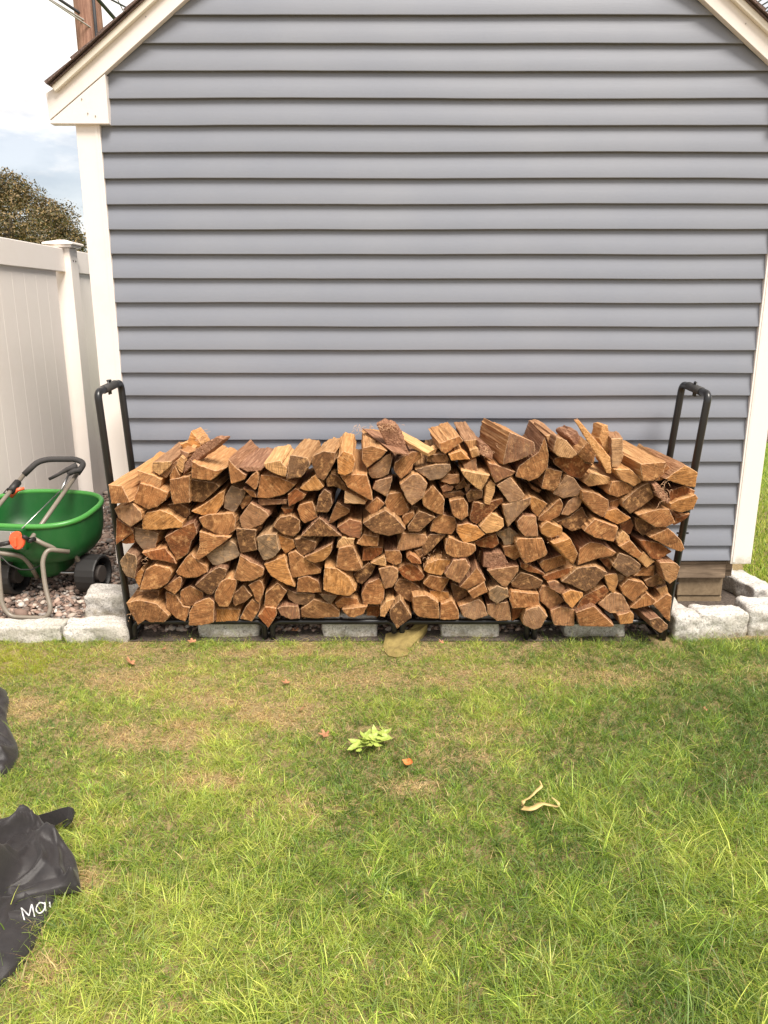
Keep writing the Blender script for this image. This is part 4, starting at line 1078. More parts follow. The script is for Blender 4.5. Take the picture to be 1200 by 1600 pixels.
# handle: folded away over the hopper
BR, BL = P(46, 846, 3.545), P(-48, 846, 3.56)
TR, TLp = P(123, 737, 4.06), P(39, 740, 4.05)
ss(tube('handle_tube', [BR, BR.lerp(TR, .5), TR], .0112, m_tube, None, 14)); ss(tube('handle_tube', [BL, BL.lerp(TLp, .5), TLp], .0112, m_tube, None, 14))
grip = fillet([TLp.lerp(BL, .02), P(58, 722, 4.08), P(75, 717.5, 4.1), P(119, 717.5, 4.10), P(132, 724, 4.09), TR.lerp(BR, .03)], .06, 6)
ss(tube('grip', grip, .0155, m_foam, None, 14))
# lever under the grip with rod and cable
b = box_bm(-.012, .012, -.03, .03, -.014, .014, .006)
lv = [P(77, 748.5, 3.98), P(92, 741, 3.98), P(106, 733, 3.99), P(120, 728, 4.0)]
b.free(); ss(tube('brake_lever', lv, [.0085, .0095, .013, .02], m_foam, None, 10))
ss(tube('lever_bracket', [P(106, 741, 3.98), P(118, 735, 3.99), P(128, 734, 4.0)], [.012, .016, .014], m_foam, None, 10))
ss(tube('control_rod', [P(107, 742, 3.97), P(96, 765, 3.88)], .006, m_metal, None, 8)); ss(tube('control_wire', [P(96, 765, 3.88), P(34, 826, 3.56)], .0028, m_metal, None, 6))
ss(tube('handle_clamp', [BL.lerp(TLp, .72), BL.lerp(TLp, .86)], .02, m_tyre, None, 10)); ss(tube('clamp_lever', [P(16, 775, 3.93), P(27, 765.5, 3.94), P(38, 763, 3.95)], [.016, .011, .007], m_orange, None, 8))
ss(tube('cable_loop', [BL.lerp(TLp, .7) + Vector((-.01, -.02, 0)), P(5, 771, 3.9), P(12, 763, 3.9), P(20, 765, 3.9)], .003, m_tyre, None, 6))
ss(tube('pivot_bolt', [P(44, 845, 3.52), P(54, 842, 3.56)], .011, m_tyre, None, 10))
# frame tubes
fr = fillet([P(50, 840, 3.57), P(72, 852, 3.58), P(98, 860, 3.63), P(116, 863, 3.68), P(128, 888, 3.75), P(140, 900, 3.76)], .05, 5)
ss(tube('frame_tube', fr, .0112, m_tube, None, 12))
fl = [P(-50, 840, 3.57), P(-20, 862, 3.58), P(35, 868, 3.60), P(48, 884, 3.64), P(58, 902, 3.7)]
ss(tube('frame_tube', fillet(fl, .05, 5), .011, m_tube, None, 12))
st = fillet([P(108, 862, 3.62), P(74, 858, 3.56), P(66, 876, 3.53), P(70, 915, 3.49), P(80, 952, 3.445), P(72, 966, 3.43), P(16, 964, 3.43), P(3, 945, 3.44), P(-1, 905, 3.47), P(-3, 870, 3.52)], .07, 7)
ss(tube('stand', st, .0112, m_tube, None, 12))
for (px, py) in ((86, 860), (108, 868), (86, 868)):
    p = P(px, py, 3.55); ss(disc('bolt', p, (0, -1, .2), .006, .006, m_metal, 8))
# wheels
def wheel(cx, cy, r, w, seg=40):
    c = SPt(cx, cy, r); axis = (SPt(1, 0, 0) - SPt(0, 0, 0)); Mw = Matrix.Translation(c) @ axis.to_track_quat('Z', 'Y').to_matrix().to_4x4()
    root = bpy.data.objects.new('wheel', None); C.objects.link(root); root.location = c; root.empty_display_size = .05; ss(root)
    def add(name, b, m):
        bmesh.ops.transform(b, matrix=Matrix.Translation(-c) @ Mw, verts=b.verts); o = link_bm(name, b, m, root, False); return o
    b = bmesh.new()   # tyre with open dished side and tread ribs
    prof = [(r*.80, -w/2), (r*.97, -w/2), (r, -w/2+.006), (r, w/2-.006), (r*.97, w/2), (r*.86, w/2), (r*.83, w/2-.012), (r*.80, w*.05), (r*.80, -w*.2)]
    rings = []
    for k in range(seg):
        a = 2 * math.pi * k / seg; e = 1.0 if k % 2 else .985; rings.append([b.verts.new((x*(e if x > r*.96 else 1)*math.cos(a), x*(e if x > r*.96 else 1)*math.sin(a), z)) for x, z in prof])
    m_ = len(prof)
    for k in range(seg):
        A, B = rings[k], rings[(k+1) % seg]
        for j in range(m_): b.faces.new([A[j], B[j], B[(j+1) % m_], A[(j+1) % m_]])
    add('tyre', b, m_tyre)
    b = bmesh.new(); bmesh.ops.create_cone(b, cap_ends=True, segments=32, radius1=r*.81, radius2=r*.81, depth=.006); add('rim', b, m_tyre)
    b = bmesh.new(); bmesh.ops.create_cone(b, cap_ends=True, segments=28, radius1=r*.47, radius2=r*.43, depth=w*.55); bmesh.ops.translate(b, vec=(0, 0, w*.2), verts=b.verts); add('hub', b, m_hub)
    b = bmesh.new()
    for k in range(5):
        a = 2 * math.pi * k / 5 + .3; bb = box_bm(r*.42, r*.82, -.004, .004, -w*.1, w*.30)
        bmesh.ops.rotate(bb, verts=bb.verts, matrix=Matrix.Rotation(a, 3, 'Z')); me = bpy.data.meshes.new('t'); bb.to_mesh(me); bb.free(); b.from_mesh(me); bpy.data.meshes.remove(me)
    add('spokes', b, m_tyre)
    return root
wheel(.292, -.03, .100, .105); wheel(-.115, -.11, .104, .10)
ss(tube('axle', [SPt(-.17, -.07, .100), SPt(.30, -.02, .098)], .007, m_metal, None, 8))
ss(disc('spinner_plate', SPt(.05, .06, .058), (0, -.9, .35), .05, .03, m_tyre, 20))
ss(tube('control_cable', [P(0, 868, 3.5), P(14, 882, 3.5), P(32, 890, 3.52), P(50, 890, 3.56), P(62, 884, 3.6)], .0035, m_tyre, None, 6))

# ------------------------------------------------------------------ black rack cover, crumpled
m_cloth = mat('black_polyester', (0.02, 0.0175, 0.018), .48, spec=.45); q = NB(m_cloth); co = q.coord('Object'); q.b.inputs['Sheen Weight'].default_value = .08; q.b.inputs['Sheen Roughness'].default_value = .5
n_ = q.noise(co, 14, 6, .7); sp2 = q.noise(co, 240, 3, .7)
bb_ = q.mix(q.ramp(n_, [(.4, 0.0), (.75, .5)]), (0.018, 0.0155, 0.016), (0.045, 0.038, 0.036)); q.base(q.mix(q.ramp(sp2, [(.72, 0.0), (.8, .35)]), bb_, (0.22, 0.19, 0.16)))
q.bump(q.math('ADD', q.noise(co, 900, 2), q.math('MULTIPLY', q.noise(co, 60, 4), 1.5)), .25, .003)
def inside(p, poly):
    c = False; j = len(poly) - 1
    for i in range(len(poly)):
        if (poly[i][1] > p[1]) != (poly[j][1] > p[1]) and p[0] < (poly[j][0]-poly[i][0]) * (p[1]-poly[i][1]) / (poly[j][1]-poly[i][1]) + poly[i][0]: c = not c
        j = i
    return c
def edged(p, poly):
    best = 9
    for i in range(len(poly)):
        a, b = poly[i], poly[(i+1) % len(poly)]; dx, dy = b[0]-a[0], b[1]-a[1]
        t = max(0, min(1, ((p[0]-a[0])*dx + (p[1]-a[1])*dy) / max(1e-9, dx*dx+dy*dy))); best = min(best, math.hypot(p[0]-a[0]-t*dx, p[1]-a[1]-t*dy))
    return best
def cloth(name, pxpoly, H, z0, seed, parent, fold=.02, fs=7.0, crease_dir=(1, .4), lift=0.0):
    poly = [tuple(G(x, y, z0)[:2]) for x, y in pxpoly]
    sm = smooth_path([(x, y, 0) for x, y in poly], 7, closed=True); poly = [(p.x, p.y) for p in sm]
    bm = bmesh.new(); N = len(poly); cx = sum(p[0] for p in poly)/N; cy = sum(p[1] for p in poly)/N
    # rings from the outline inward keep the hem clean
    K = 56; rings = []
    wmax = max(edged((cx, cy), poly), .01)
    cdx, cdy = crease_dir
    for r in range(K + 1):
        t = r / K; row = []
        for k, (x, y) in enumerate(poly):
            X, Y = x + (cx-x)*t, y + (cy-y)*t
            d = edged((X, Y), poly); prof = H * (1 - math.exp(-d / .045)) 
            s = Vector((X * fs + seed, Y * fs, seed * 1.7)); wx = mnoise.noise(s * .5) * 1.2
            u = (X*cdx + Y*cdy) * fs + wx; v = (-X*cdy + Y*cdx) * fs * .35
            f1 = (1 - min(1, abs(mnoise.noise(Vector((u, v + wx, seed)))) * 3.2)) ** 1.3 * 1.5 - .6
            f2 = 1 - abs(mnoise.noise(Vector((u * 2.1 + 5, v * 1.4, seed + 9)))) * 2.6
            f3 = mnoise.noise(Vector((X * 30, Y * 30, seed))) + 5 * (1 - min(1, abs(mnoise.noise(Vector((u * 3.1 + 2, v * 3.4, seed + 4)))) * 4))
            wgt = min(1, d / .03)
            z = z0 + prof + wgt * (fold * f1 + fold * .5 * f2 + .0025 * f3) + lift * .5
            z += (1 - wgt) * (.006 + .010 * (mnoise.noise(Vector((X * 16, Y * 16, seed))) + .4))
            row.append(bm.verts.new((X, Y, max(z, z0 * .6 + .008))))
        rings.append(row)
    for r in range(K):
        for k in range(N):
            bm.faces.new([rings[r][k], rings[r][(k+1) % N], rings[r+1][(k+1) % N], rings[r+1][k]])
    # hem turned down
    low = [bm.verts.new((v.co.x, v.co.y, max(0.002, v.co.z - .02))) for v in rings[0]]
    for k in range(N): bm.faces.new([low[k], low[(k+1) % N], rings[0][(k+1) % N], rings[0][k]])
    bmesh.ops.remove_doubles(bm, verts=bm.verts, dist=1e-5)
    o = link_bm(name, bm, m_cloth, None, True); reparent(o, parent); return o
cv = empty('rack_cover', 'crumpled black fabric cover with white lettering lying on the lawn at lower left', 'fabric cover', G(-20, 1400))
LAYER1 = [(-210, 1400), (-60, 1372), (40, 1372), (84, 1388), (86, 1402), (74, 1436), (44, 1492), (0, 1540), (-90, 1600), (-230, 1640)]
c1 = cloth('cover_fabric', LAYER1, .045, 0.01, 4.2, cv, .016, 5.5, (.55, .83))
LAYER2 = [(-220, 1310), (-90, 1300), (0, 1303), (28, 1290), (60, 1286), (90, 1308), (114, 1338), (124, 1374), (122, 1388), (92, 1394), (45, 1403), (24, 1415), (12, 1448), (-40, 1470), (-220, 1460)]
c2 = cloth('cover_fabric', LAYER2, .075, 0.035, 1.3, cv, .045, 8.0, (.9, -.35))
# strap tab sticking out of the heap
def strip(name, cps, wid, th, m, parent, wd=(0, 0, 1)):
    ps = smooth_path(cps, 6); bm = bmesh.new(); rows = []
    for i, p in enumerate(ps):
        d = (ps[min(i+1, len(ps)-1)] - ps[max(i-1, 0)]).normalized(); s = d.cross(Vector(wd)).normalized(); n_ = s.cross(d).normalized(); w_ = wid[i * (len(wid)-1) // (len(ps)-1)] if isinstance(wid, (list, tuple)) else wid
        rows.append([bm.verts.new(p + s*w_/2 + n_*th/2), bm.verts.new(p - s*w_/2 + n_*th/2), bm.verts.new(p - s*w_/2 - n_*th/2), bm.verts.new(p + s*w_/2 - n_*th/2)])
    for A, B in zip(rows[:-1], rows[1:]):
        for k in range(4): bm.faces.new([A[k], A[(k+1) % 4], B[(k+1) % 4], B[k]])
    bm.faces.new(rows[0]); bm.faces.new(list(reversed(rows[-1])))
    return link_bm(name, bm, m, parent, True)
edge_ = [((58, 1274), (70, 1296), 1.96), ((76, 1269), (86, 1290), 1.955), ((94, 1263), (99, 1283), 1.945), ((108, 1260), (106, 1279), 1.94), ((115, 1263), (112, 1281), 1.925), ((116, 1270), (111, 1285), 1.935), ((108, 1280), (101, 1293), 1.96), ((98, 1284), (92, 1301), 1.975)]
vs = []; fs = []
for (a, b_, Y_) in edge_: vs += [P(*a, Y_), P(*b_, Y_ - .012)]
for k in range(len(edge_) - 1): fs.append((2*k, 2*k+2, 2*k+3, 2*k+1))
stp = link('strap', vs, fs, m_cloth); md = stp.modifiers.new('thickness', 'SOLIDIFY'); md.thickness = .003; reparent(stp, cv)
UP = [(-140, 1090), (-40, 1070), (2, 1080), (14, 1094), (10, 1120), (16, 1142), (29, 1176), (16, 1200), (0, 1212), (-60, 1222), (-150, 1200)]
c3 = cloth('cover_fabric', UP, .07, 0.01, 7.7, cv, .02, 8.0, (.3, .9))
# white print, laid on the cloth
bpy.context.view_layer.update()
m_print = mat('white_print', (0.55, 0.55, 0.54), .7)
def print_on(obj, strokes, wpx, parent):
    dg = bpy.context.evaluated_depsgraph_get(); bvh = BVHTree.FromObject(obj, dg); off = obj.matrix_world.translation
    bm = bmesh.new()
    for st_ in strokes:
        ps = smooth_path([(x, y, 0) for x, y in st_], 6) if len(st_) > 2 else [Vector((*st_[0], 0)).lerp(Vector((*st_[1], 0)), k / 8) for k in range(9)]
        prev = None
        for i, p in enumerate(ps):
            d = ps[min(i+1, len(ps)-1)] - ps[max(i-1, 0)]; d.normalize(); s = Vector((-d.y, d.x, 0)) * wpx / 2; row = []
            for q_ in (p + s, p - s):
                rd = Vector(ray(q_.x, q_.y)).normalized(); hit, nn, _, _ = bvh.ray_cast(Vector((0, 0, CAMZ)) - off, rd)
                if hit is None: row = None; break
                if nn.dot(rd) > 0: nn = -nn
                row.append(bm.verts.new(hit + off + nn * .0013))
            if row and prev: bm.faces.new([prev[0], prev[1], row[1], row[0]])
            prev = row
    return link_bm('lettering', bm, m_print) if bm.verts else None
STR = [[(38, 1438), (33, 1419)], [(33, 1419), (45, 1431)], [(45, 1431), (50, 1413)], [(50, 1413), (54, 1433)],
       [(69, 1412), (62, 1411), (57, 1417), (58, 1425), (63, 1427), (69, 1421), (70, 1413)], [(70, 1410), (71.5, 1424)], [(77, 1409.5), (78, 1418)]]
lt = print_on(c1, STR, 2.0, cv)
if lt: reparent(lt, cv)

# ------------------------------------------------------------------ small things on the lawn
def leafmesh(name, outline, m, loc, rot, scale, curl=.2, parent=None):
    bm = bmesh.new(); cs = []; K = 5; N = len(outline)
    rings = [[bm.verts.new((x*(1-t), y*(1-t) + 0, 0)) for x, y in outline] for t in [k / K for k in range(K)]]; c = bm.verts.new((0, 0, 0))
    for A, B in zip(rings[:-1], rings[1:]):
        for k in range(N): bm.faces.new([A[k], A[(k+1) % N], B[(k+1) % N], B[k]])
    for k in range(N): bm.faces.new([rings[-1][k], rings[-1][(k+1) % N], c])
    sd_ = loc[0] * 13
    for v in bm.verts:
        v.co.z = curl * (v.co.x ** 2 * 1.2 + .5 * v.co.y ** 2) - .12 * abs(v.co.x) * (abs(v.co.x) < .08) + .10 * mnoise.noise(Vector((v.co.x*3, v.co.y*3, sd_))); v.co *= scale
    o = link_bm(name, bm, m, parent, True); o.location = loc; o.rotation_euler = rot; return o
m_dry = mat('dry_leaf', (0.35, 0.14, 0.06), .7); q = NB(m_dry); n_ = q.noise(q.coord('Object'), 60, 5, .7); q.base(q.ramp(n_, [(.3, (.20, .08, .04)), (.7, (.50, .24, .12))]))
m_orl = mat('orange_leaf', (0.62, 0.19, 0.05), .6)
oak = []
for k in range(48):
    a = 2 * math.pi * k / 48; r = .72 + .3 * math.cos(5 * a + .5) * (1 if math.sin(a) > -.8 else .2); oak.append((r * math.cos(a) * .62, r * math.sin(a)))
lance = [(.5 * math.sin(math.pi * t) * (1 + .10 * (k % 2)), t * 2 - 1) for k, t in enumerate([i / 16 for i in range(17)])] + [(-.5 * math.sin(math.pi * t) * (1 + .10 * (k % 2)), t * 2 - 1) for k, t in enumerate([i / 16 for i in range(15, 0, -1)])]
for (px, py, z, s, rz, m, lab) in [(204, 1035, .018, .033, 1.2, m_dry, 'brown curled leaf on the grass below the left rack foot'), (257, 1014, .02, .018, .3, m_dry, 'small brown leaf scrap near the left rack foot'),
        (300, 1002, .03, .026, 2.2, m_dry, 'reddish leaf lying under the first bay of the rack'), (508, 1148, .022, .030, .7, m_dry, 'tan brown lobed leaf left of the lime green plant'),
        (472, 1108, .018, .017, .4, m_dry, 'dark red brown leaf bit on the bare patch left of centre'), (447, 1066, .018, .022, 2.0, m_dry, 'small dark brown leaf on the grass below the second rack leg'),
        (462, 985, .04, .028, 1.0, m_dry, 'dull red leaf in the shade under the second bay'), (690, 1003, .03, .016, .9, m_dry, 'small reddish leaf at the third block under the rack'), (755, 975, .075, .018, .2, m_orl, 'orange leaf scrap lying on the third granite block'), (1102, 1108, .02, .014, .2, m_dry, 'tiny brown leaf on the grass at lower right of the rack')]:
    o = leafmesh('fallen_leaf', oak, m, G(px, py, z), (random.uniform(-.4, .4), random.uniform(-.4, .4), rz), s, .5); tag(o, lab, 'leaf', 'fallen leaves')
o = leafmesh('fallen_leaf', lance, m_orl, G(639, 1192, .025), (.2, .5, -2.2), .024, .9); tag(o, 'small bright orange folded leaf right of the lime green plant', 'leaf', 'fallen leaves')
m_lime = mat('lime_leaf', (0.42, 0.56, 0.10), .5); q = NB(m_lime); n_ = q.noise(q.coord('Object'), 40, 4, .7); q.base(q.ramp(n_, [(.3, (.20, .29, .045)), (.7, (.40, .46, .10))])); q.b.inputs['Transmission Weight'].default_value = 0
wc = G(577, 1158, 0)
weed = empty('lime_green_sprig', 'bright lime green sprig of toothed leaves lying on the lawn', 'leafy sprig', wc)
rs = random.Random(3)
tooth = []
for i in range(25): t = i / 24; tooth.append((.42 * math.sin(math.pi * t ** .8) * (1 + (.16 if i % 2 else -.06)), t * 2 - 1))
for i in range(23, 0, -1): t = i / 24; tooth.append((-.42 * math.sin(math.pi * t ** .8) * (1 + (.16 if i % 2 else -.06)), t * 2 - 1))
for (px, py, s, rz, tx) in [(562, 1166, .036, 1.9, .2), (556, 1160, .030, 1.2, .3), (574, 1148, .028, -.5, .3), (590, 1148, .032, -1.1, .2), (600, 1155, .030, -1.6, .3), (583, 1160, .030, .5, .35), (572, 1158, .028, 2.6, .4), (604, 1144, .024, -1.0, .4), (596, 1140, .022, -.3, .5), (567, 1150, .024, .6, .4), (592, 1166, .022, -2.2, .3), (580, 1152, .03, -.9, .5), (552, 1168, .026, 2.2, .3), (560, 1174, .022, 2.8, .3), (570, 1160, .034, .1, .5), (588, 1156, .034, -2.0, .5), (578, 1166, .026, 3.0, .4), (566, 1156, .03, 1.6, .6), (595, 1149, .03, -.2, .5), (585, 1143, .026, .2, .4), (605, 1152, .022, -2.0, .4)]:
    p = G(px, py, .03 + rs.uniform(0, .012)); o = leafmesh('leaf', tooth, m_lime, p, (tx * rs.uniform(-1, 1), tx * rs.uniform(-1, 1), rz), s, .6); reparent(o, weed)
reparent(tube('stem', [G(560, 1168, .025), G(578, 1157, .03), G(600, 1147, .03)], .002, m_lime, None, 6), weed)
m_peel = mat('pale_yellow_strip', (0.50, 0.37, 0.15), .6)
pp = [G(843, 1220, .05), G(846, 1228, .045), G(838, 1236, .04), (G(828, 1246, .035)), G(818, 1252, .05), G(817, 1262, .03), G(832, 1263, .04), G(846, 1256, .04), G(860, 1258, .035), G(871, 1260, .04), G(872, 1254, .05), G(862, 1246, .05)]
o = strip('dried_stalk', pp, [.004, .010, .008, .007, .012, .022, .018, .012, .010, .009, .006, .003], .002, m_peel, None); tag(o, 'pale yellow curled strip of dried stalk on the green grass at right', 'dried stalk')
# slab under the middle leg
m_slab = timber('yellowish_slab', (0.17, 0.125, 0.04), (0.36, 0.27, 0.09), (9, 9, 9), .5)
sl = [(598, 1012), (603, 990), (622, 985), (640, 984), (656, 968), (668, 975), (660, 992), (644, 1008), (636, 1024), (618, 1027), (606, 1024)]
bm = bmesh.new(); pts = []
for i, (x, y) in enumerate(sl): pts.append(bm.verts.new(G(x, y, .007 + max(0, 1002 - y) / 34 * .07)))
f = bm.faces.new(pts); r_ = bmesh.ops.extrude_face_region(bm, geom=[f]); bmesh.ops.translate(bm, vec=(0, .02, -.045), verts=[v for v in r_['geom'] if isinstance(v, bmesh.types.BMVert)])
o = link_bm('stone_slab', bm, m_slab); tag(o, 'yellowish flat broken slab leaning under the middle rack leg', 'slab')

# ------------------------------------------------------------------ grass
def fbm(x, y, sc_, seed, oct_=4):
    rs = np.random.RandomState(seed); T = rs.rand(64, 64); out = 0; amp = 1; tot = 0
    for o_ in range(oct_):
        X = x * sc_ * 2**o_ + 17.3 * o_; Y = y * sc_ * 2**o_ + 9.1 * o_; xi = np.floor(X).astype(int); yi = np.floor(Y).astype(int); fx = X - xi; fy = Y - yi; fx = fx*fx*(3-2*fx); fy = fy*fy*(3-2*fy)
        a = T[xi % 64, yi % 64]; b = T[(xi+1) % 64, yi % 64]; c = T[xi % 64, (yi+1) % 64]; d = T[(xi+1) % 64, (yi+1) % 64]
        out = out + amp * ((a*(1-fx)+b*fx)*(1-fy) + (c*(1-fx)+d*fx)*fy); tot += amp; amp *= .5
    return out / tot
def npx(x, y):
    D = y * CP + CAMZ * SP; return 600 + FPX * x / D, 800 - FPX * (y * SP - CAMZ * CP) / D
# dry and bare patches of the lawn: centre and half size read off the photograph, strength, kind
PATCH = [(455, 1120, 75, 28, .95), (130, 1385, 45, 26, .9), (320, 1222, 50, 16, .8), (60, 1515, 60, 40, .75), (45, 1105, 60, 22, .8), (230, 1065, 110, 24, .75), (330, 1090, 90, 25, .65), (640, 1232, 60, 18, .7), (560, 1060, 200, 22, .65), (850, 1060, 160, 22, .45),
         (700, 1150, 120, 28, .5), (250, 1150, 130, 26, .55), (1000, 1060, 180, 18, .4), (480, 1260, 90, 18, .45), (700, 1190, 80, 16, .5), (170, 1290, 60, 18, .45), (560, 1530, 60, 14, .25), (260, 1580, 50, 18, .45), (520, 1022, 420, 10, .45)]
def dryness(px, py, x, y):
    d = np.zeros_like(px)
    for cx, cy, rx, ry, s in PATCH: d = np.maximum(d, s * np.exp(-(((px-cx)/rx)**2 + ((py-cy)/ry)**2) ** 1.1))
    n = fbm(x, y, 6.0, 3, 5); d = d * (0.35 + 1.5 * n) + .6 * np.clip((n - .56) * 3.2, 0, 1) * np.clip((1420 - py) / 330, .12, 1) * np.where(px > 760, .55, 1)
    return np.clip(d * (.10 + 1.35 * fbm(x, y, 20.0, 55, 3)), 0, 1)
m_grass = bpy.data.materials.new('grass_blade'); m_grass.use_nodes = True; q = NB(m_grass)
at = q.n('ShaderNodeAttribute', _attribute_name='tint'); q.base(at.outputs[0]); q.b.inputs['Roughness'].default_value = .45; q.b.inputs['Specular IOR Level'].default_value = .35
tr = q.n('ShaderNodeBsdfTranslucent'); q.l(q.mix(1.0, at.outputs[0], (1.1, 1.15, .7), 'MULTIPLY'), tr.inputs[0]); ms = q.n('ShaderNodeMixShader'); ms.inputs[0].default_value = .42
out = [n for n in q.t.nodes if n.type == 'OUTPUT_MATERIAL'][0]; q.l(q.b.outputs[0], ms.inputs[1]); q.l(tr.outputs[0], ms.inputs[2]); q.l(ms.outputs[0], out.inputs[0])
def blades(name, x, y, z, ln, wd, col, seed, lean=(.25, 1.1), az=None):
    n = len(x); rs = np.random.RandomState(seed); az = rs.rand(n) * 6.283 if az is None else az; le = rs.uniform(lean[0], lean[1], n); T = np.array([0, .4, .75, 1.0])
    fa = rs.rand(n) * 6.283; tw = rs.normal(size=n) * .5
    P_ = np.zeros((n, 7, 3)); dirx, diry = np.cos(az), np.sin(az)
    nrm = np.sqrt(1 + le**2 * .7)
    for i, t in enumerate(T):
        hx = ln * le * t**1.7 / nrm; hz = ln * (t - .28 * le * t**2.4) / nrm; wv = wd * (1 - t**2.2) * .5 * (1 if i else .8)
        cx = x + dirx * hx; cy = y + diry * hx; cz = z + np.maximum(hz, .001); a = fa + tw * t
        if i < 3:
            P_[:, 2*i] = np.stack([cx + np.cos(a)*wv, cy + np.sin(a)*wv, cz], 1); P_[:, 2*i+1] = np.stack([cx - np.cos(a)*wv, cy - np.sin(a)*wv, cz], 1)
        else: P_[:, 6] = np.stack([cx, cy, cz], 1)
    base = (7 * np.arange(n))[:, None]
    li = (base + np.array([[0, 1, 3, 2, 2, 3, 5, 4, 4, 5, 6]])).ravel(); ls = ((11 * np.arange(n))[:, None] + np.array([[0, 4, 8]])).ravel()
    me = bpy.data.meshes.new(name); me.vertices.add(7*n); me.vertices.foreach_set('co', P_.astype(np.float32).ravel()); me.loops.add(11*n); me.loops.foreach_set('vertex_index', li.astype(np.int32)); me.polygons.add(3*n); me.polygons.foreach_set('loop_start', ls.astype(np.int32))
    me.update(calc_edges=True); me.polygons.foreach_set('use_smooth', np.ones(3*n, bool)); me.materials.append(m_grass)
    at = me.color_attributes.new('tint', 'FLOAT_COLOR', 'POINT'); arr = np.ones((n, 7, 4), np.float32); arr[..., :3] = col[:, None, :]; at.data.foreach_set('color', arr.ravel())
    o = bpy.data.objects.new(name, me); C.objects.link(o); o['kind'] = 'stuff'; return o
PAL = np.array([(.070, .135, .020), (.165, .265, .035), (.31, .41, .060), (.53, .57, .125), (.76, .58, .29), (.44, .25, .13), (.25, .32, .15)])
def field(n, seed, y0, y1, xs=None):
    rs = np.random.RandomState(seed); y = y0 + (y1 - y0) * rs.rand(int(n * 2.2)) ** 1.0
    half = .52 * y + .42; x = (rs.rand(len(y)) * 2 - 1) * (.52 * y1 + .42); k = np.abs(x) < half; x, y = x[k][:n], y[k][:n]
    return rs, x, y
rs, x, y = field(390000, 5, 1.02, 3.36)
# most blades grow in tufts that share a lean, a colour and a length
NT = 36000; _, cx_, cy_ = field(NT, 6, 1.02, 3.36); NT = len(cx_); tid = rs.randint(0, NT, len(x)); tuft = rs.rand(len(x)) < .68
cx_, cy_ = cx_[tid], cy_[tid]; sg = rs.normal(size=(2, len(x))) * .0075
x = np.where(tuft, cx_ + sg[0], x); y = np.where(tuft, np.minimum(cy_ + sg[1], 3.36), y)
t_az = (rs.rand(NT) * 6.283)[tid]; t_col = (rs.normal(size=NT) * .26)[tid] * tuft; t_len = np.exp(rs.normal(size=NT) * .28)[tid] ** tuft; t_val = np.exp(rs.normal(size=NT) * .34)[tid] ** tuft; t_dry = rs.rand(NT)[tid]
az = np.where(tuft, t_az + rs.normal(size=len(x)) * .75, rs.rand(len(x)) * 6.283)
px, py = npx(x, y); d = dryness(px, py, x, y)
vig = fbm(x, y, 9.0, 21, 4); big = fbm(x, y, 2.2, 8, 3)
keep = rs.rand(len(x)) < np.clip(1.02 - d * .55, .3, 1) * np.clip(.45 + vig * 1.1, .4, 1)
edge = (y > 3.275) & ((x > -1.18) & (x < 1.33)) & (rs.rand(len(x)) < .72); keep &= ~edge
for lx_ in legs: keep &= ~((np.abs(x - lx_) < .045) & (y > 3.2) & (rs.rand(len(x)) < .8))
keep &= ~((y > 3.31) & ((x < -1.1) | (x > 1.24)))
x, y, px, py, d, vig, big, az, t_col, t_len, t_val, t_dry, tuft = (a[keep] for a in (x, y, px, py, d, vig, big, az, t_col, t_len, t_val, t_dry, tuft)); n = len(x)
nearf = np.clip((3.0 - y) / 1.8, 0, 1); right = np.clip((px - 700) / 400, 0, 1)
ln = (.016 + .021 * nearf + .012 * right + .045 * np.clip(vig - .45, 0, 1)) * (1 - .45 * d) * np.exp(rs.normal(size=n) * .36) * t_len
wd = (.0019 + .0005 * nearf) * rs.uniform(.6, 1.35, n)
g = np.clip(rs.normal(size=n) * .20 + t_col + .50 + (big - .5) * 1.0 + (vig - .5) * .9 + .16 * nearf - .22 * right + .15 * np.clip((250 - px) / 300, 0, 1), 0, .999)
lo = np.floor(g * 3).astype(int); fr_ = (g * 3 - lo)[:, None]; col = PAL[lo] * (1 - fr_) + PAL[np.minimum(lo + 1, 3)] * fr_
bl = (rs.rand(n) < .25); col[bl] = col[bl] * .5 + PAL[6] * .5
r = np.where(tuft, .5 * rs.rand(n) + .5 * t_dry, rs.rand(n)); col = col * t_val[:, None]; st_ = r < (.05 + .80 * d); col[st_] = (PAL[4] * rs.uniform(.55, 1.15, (n, 1)))[st_]; br = r < (.015 + .22 * d); col[br] = (PAL[5] * rs.uniform(.6, 1.2, (n, 1)))[br]
tip = np.exp(-((px - 20) / 110)**2 - ((py - 1035) / 26)**2); yb = rs.rand(n) < .8 * tip; col[yb] = np.array((.42, .44, .05)) * rs.uniform(.7, 1.1, (n, 1))[yb]
gr = blades('grass', x, y, np.zeros(n), ln, wd, np.clip(col, 0, .85), 77, (.5, 2.2), az); gr['label'] = 'patchy green lawn grass with straw coloured spots'
# dead thatch lying flat
rs, x, y = field(46000, 9, 1.02, 3.36); px, py = npx(x, y); d = dryness(px, py, x, y); k = rs.rand(len(x)) < (.12 + .88 * d); k &= ~((y > 3.31) & ((x < -1.1) | (x > 1.24))); x, y, d = x[k], y[k], d[k]; n = len(x)
col = PAL[4][None] * rs.uniform(.45, 1.15, (n, 1)); b_ = rs.rand(n) < .3; col[b_] = (PAL[5] * rs.uniform(.6, 1.2, (n, 1)))[b_]
blades('dry_thatch', x, y, rs.uniform(.001, .012, n), rs.uniform(.02, .05, n), rs.uniform(.0012, .0022, n), col, 78, (3.0, 8.0))
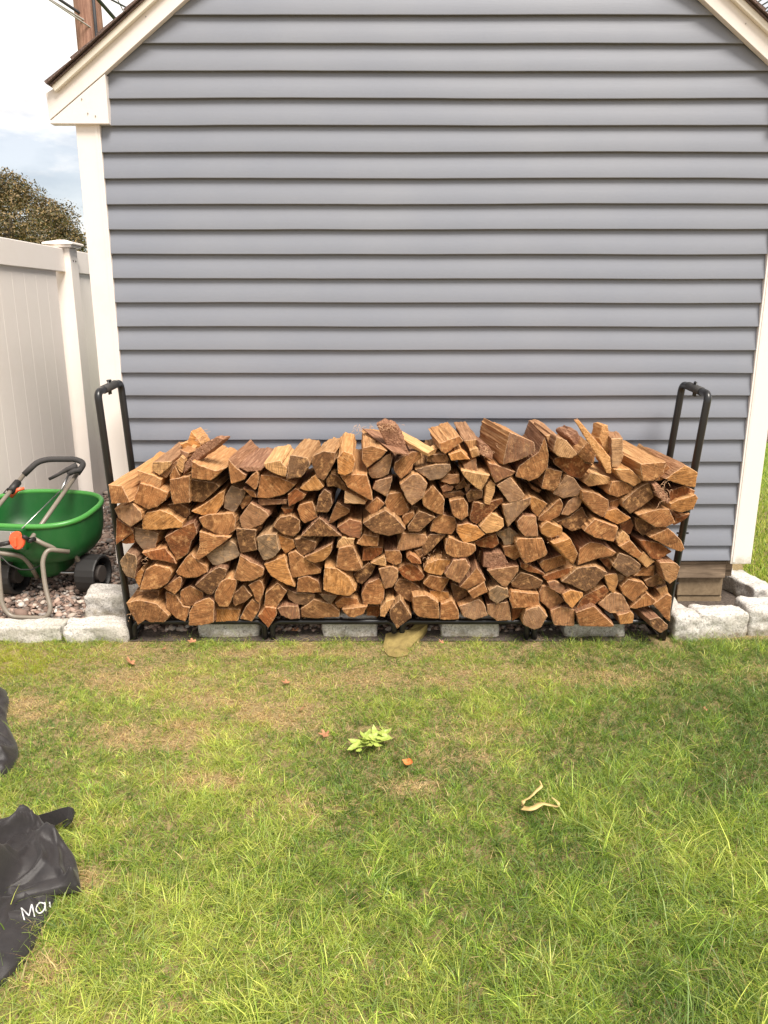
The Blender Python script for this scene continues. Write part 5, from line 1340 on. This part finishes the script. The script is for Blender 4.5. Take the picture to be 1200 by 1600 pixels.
# longer tufts near the camera and against the stones
rs = np.random.RandomState(31); tx, ty, tn = [], [], []
for (cx, cy, cnt, sp_) in [(235, 1010, 26, .03), (265, 1012, 14, .02), (150, 1440, 70, .05), (410, 1420, 40, .06), (60, 1006, 16, .04), (1150, 1005, 30, .08), (1060, 1010, 30, .06), (980, 1012, 30, .05), (20, 1004, 20, .04), (660, 1020, 15, .03)] + [(rs.uniform(0, 1200), rs.uniform(1250, 1620), 26, .035) for _ in range(170)] + [(rs.uniform(700, 1200), rs.uniform(1040, 1300), 22, .03) for _ in range(70)]:
    p = G(cx, cy, 0); tx += list(rs.normal(p.x, sp_, cnt)); ty += list(rs.normal(p.y, sp_, cnt))
x, y = np.array(tx), np.array(ty); k = (y < 3.31) & (y > 1.0); x, y = x[k], y[k]; n = len(x); nearf = np.clip((3.2 - y) / 2, 0, 1)
ln = (.028 + .026 * nearf) * rs.uniform(.5, 1.35, n); wd = rs.uniform(.0018, .0034, n) * (.65 + .45 * nearf); gi = rs.choice(4, n, p=[.28, .40, .25, .07]); col = PAL[gi] * rs.uniform(.8, 1.15, (n, 1)); s_ = rs.rand(n) < .08; col[s_] = PAL[4]
blades('grass', x, y, np.zeros(n), ln, wd, col, 79, (.5, 2.1))
# sunlit lawn beyond the right corner and along the fence
rs = np.random.RandomState(41); n = 42000; y = 3.55 + 6.4 * rs.rand(n) ** 1.5; x = .47 * y + .10 + rs.rand(n) * (.7 + .05 * y); k = ~((y < 3.8) & (x < 2.05)) & ((x - 2.06 > -(y - 3.6) * .14) | (y > 4.4)) & ~((x > 3.9) & (y > 8.7)); k &= x > 1.97; x, y = x[k], y[k]; n = len(x)
col = PAL[rs.choice(4, n, p=[.08, .25, .37, .30])] * rs.uniform(.85, 1.2, (n, 1))
blades('grass', x, y, np.zeros(n), rs.uniform(.025, .06, n), rs.uniform(.003, .006, n), col, 80)
rs = np.random.RandomState(42); n = 1500; x = rs.uniform(-2.07, -1.93, n); y = rs.uniform(3.6, 6.3, n); k = fbm(x, y, 3, 2, 3) > .46; x, y = x[k], y[k]; n = len(x)
blades('grass', x, y, gz(y), rs.uniform(.03, .08, n), rs.uniform(.002, .004, n), PAL[rs.choice([2, 3, 4], n)], 81)
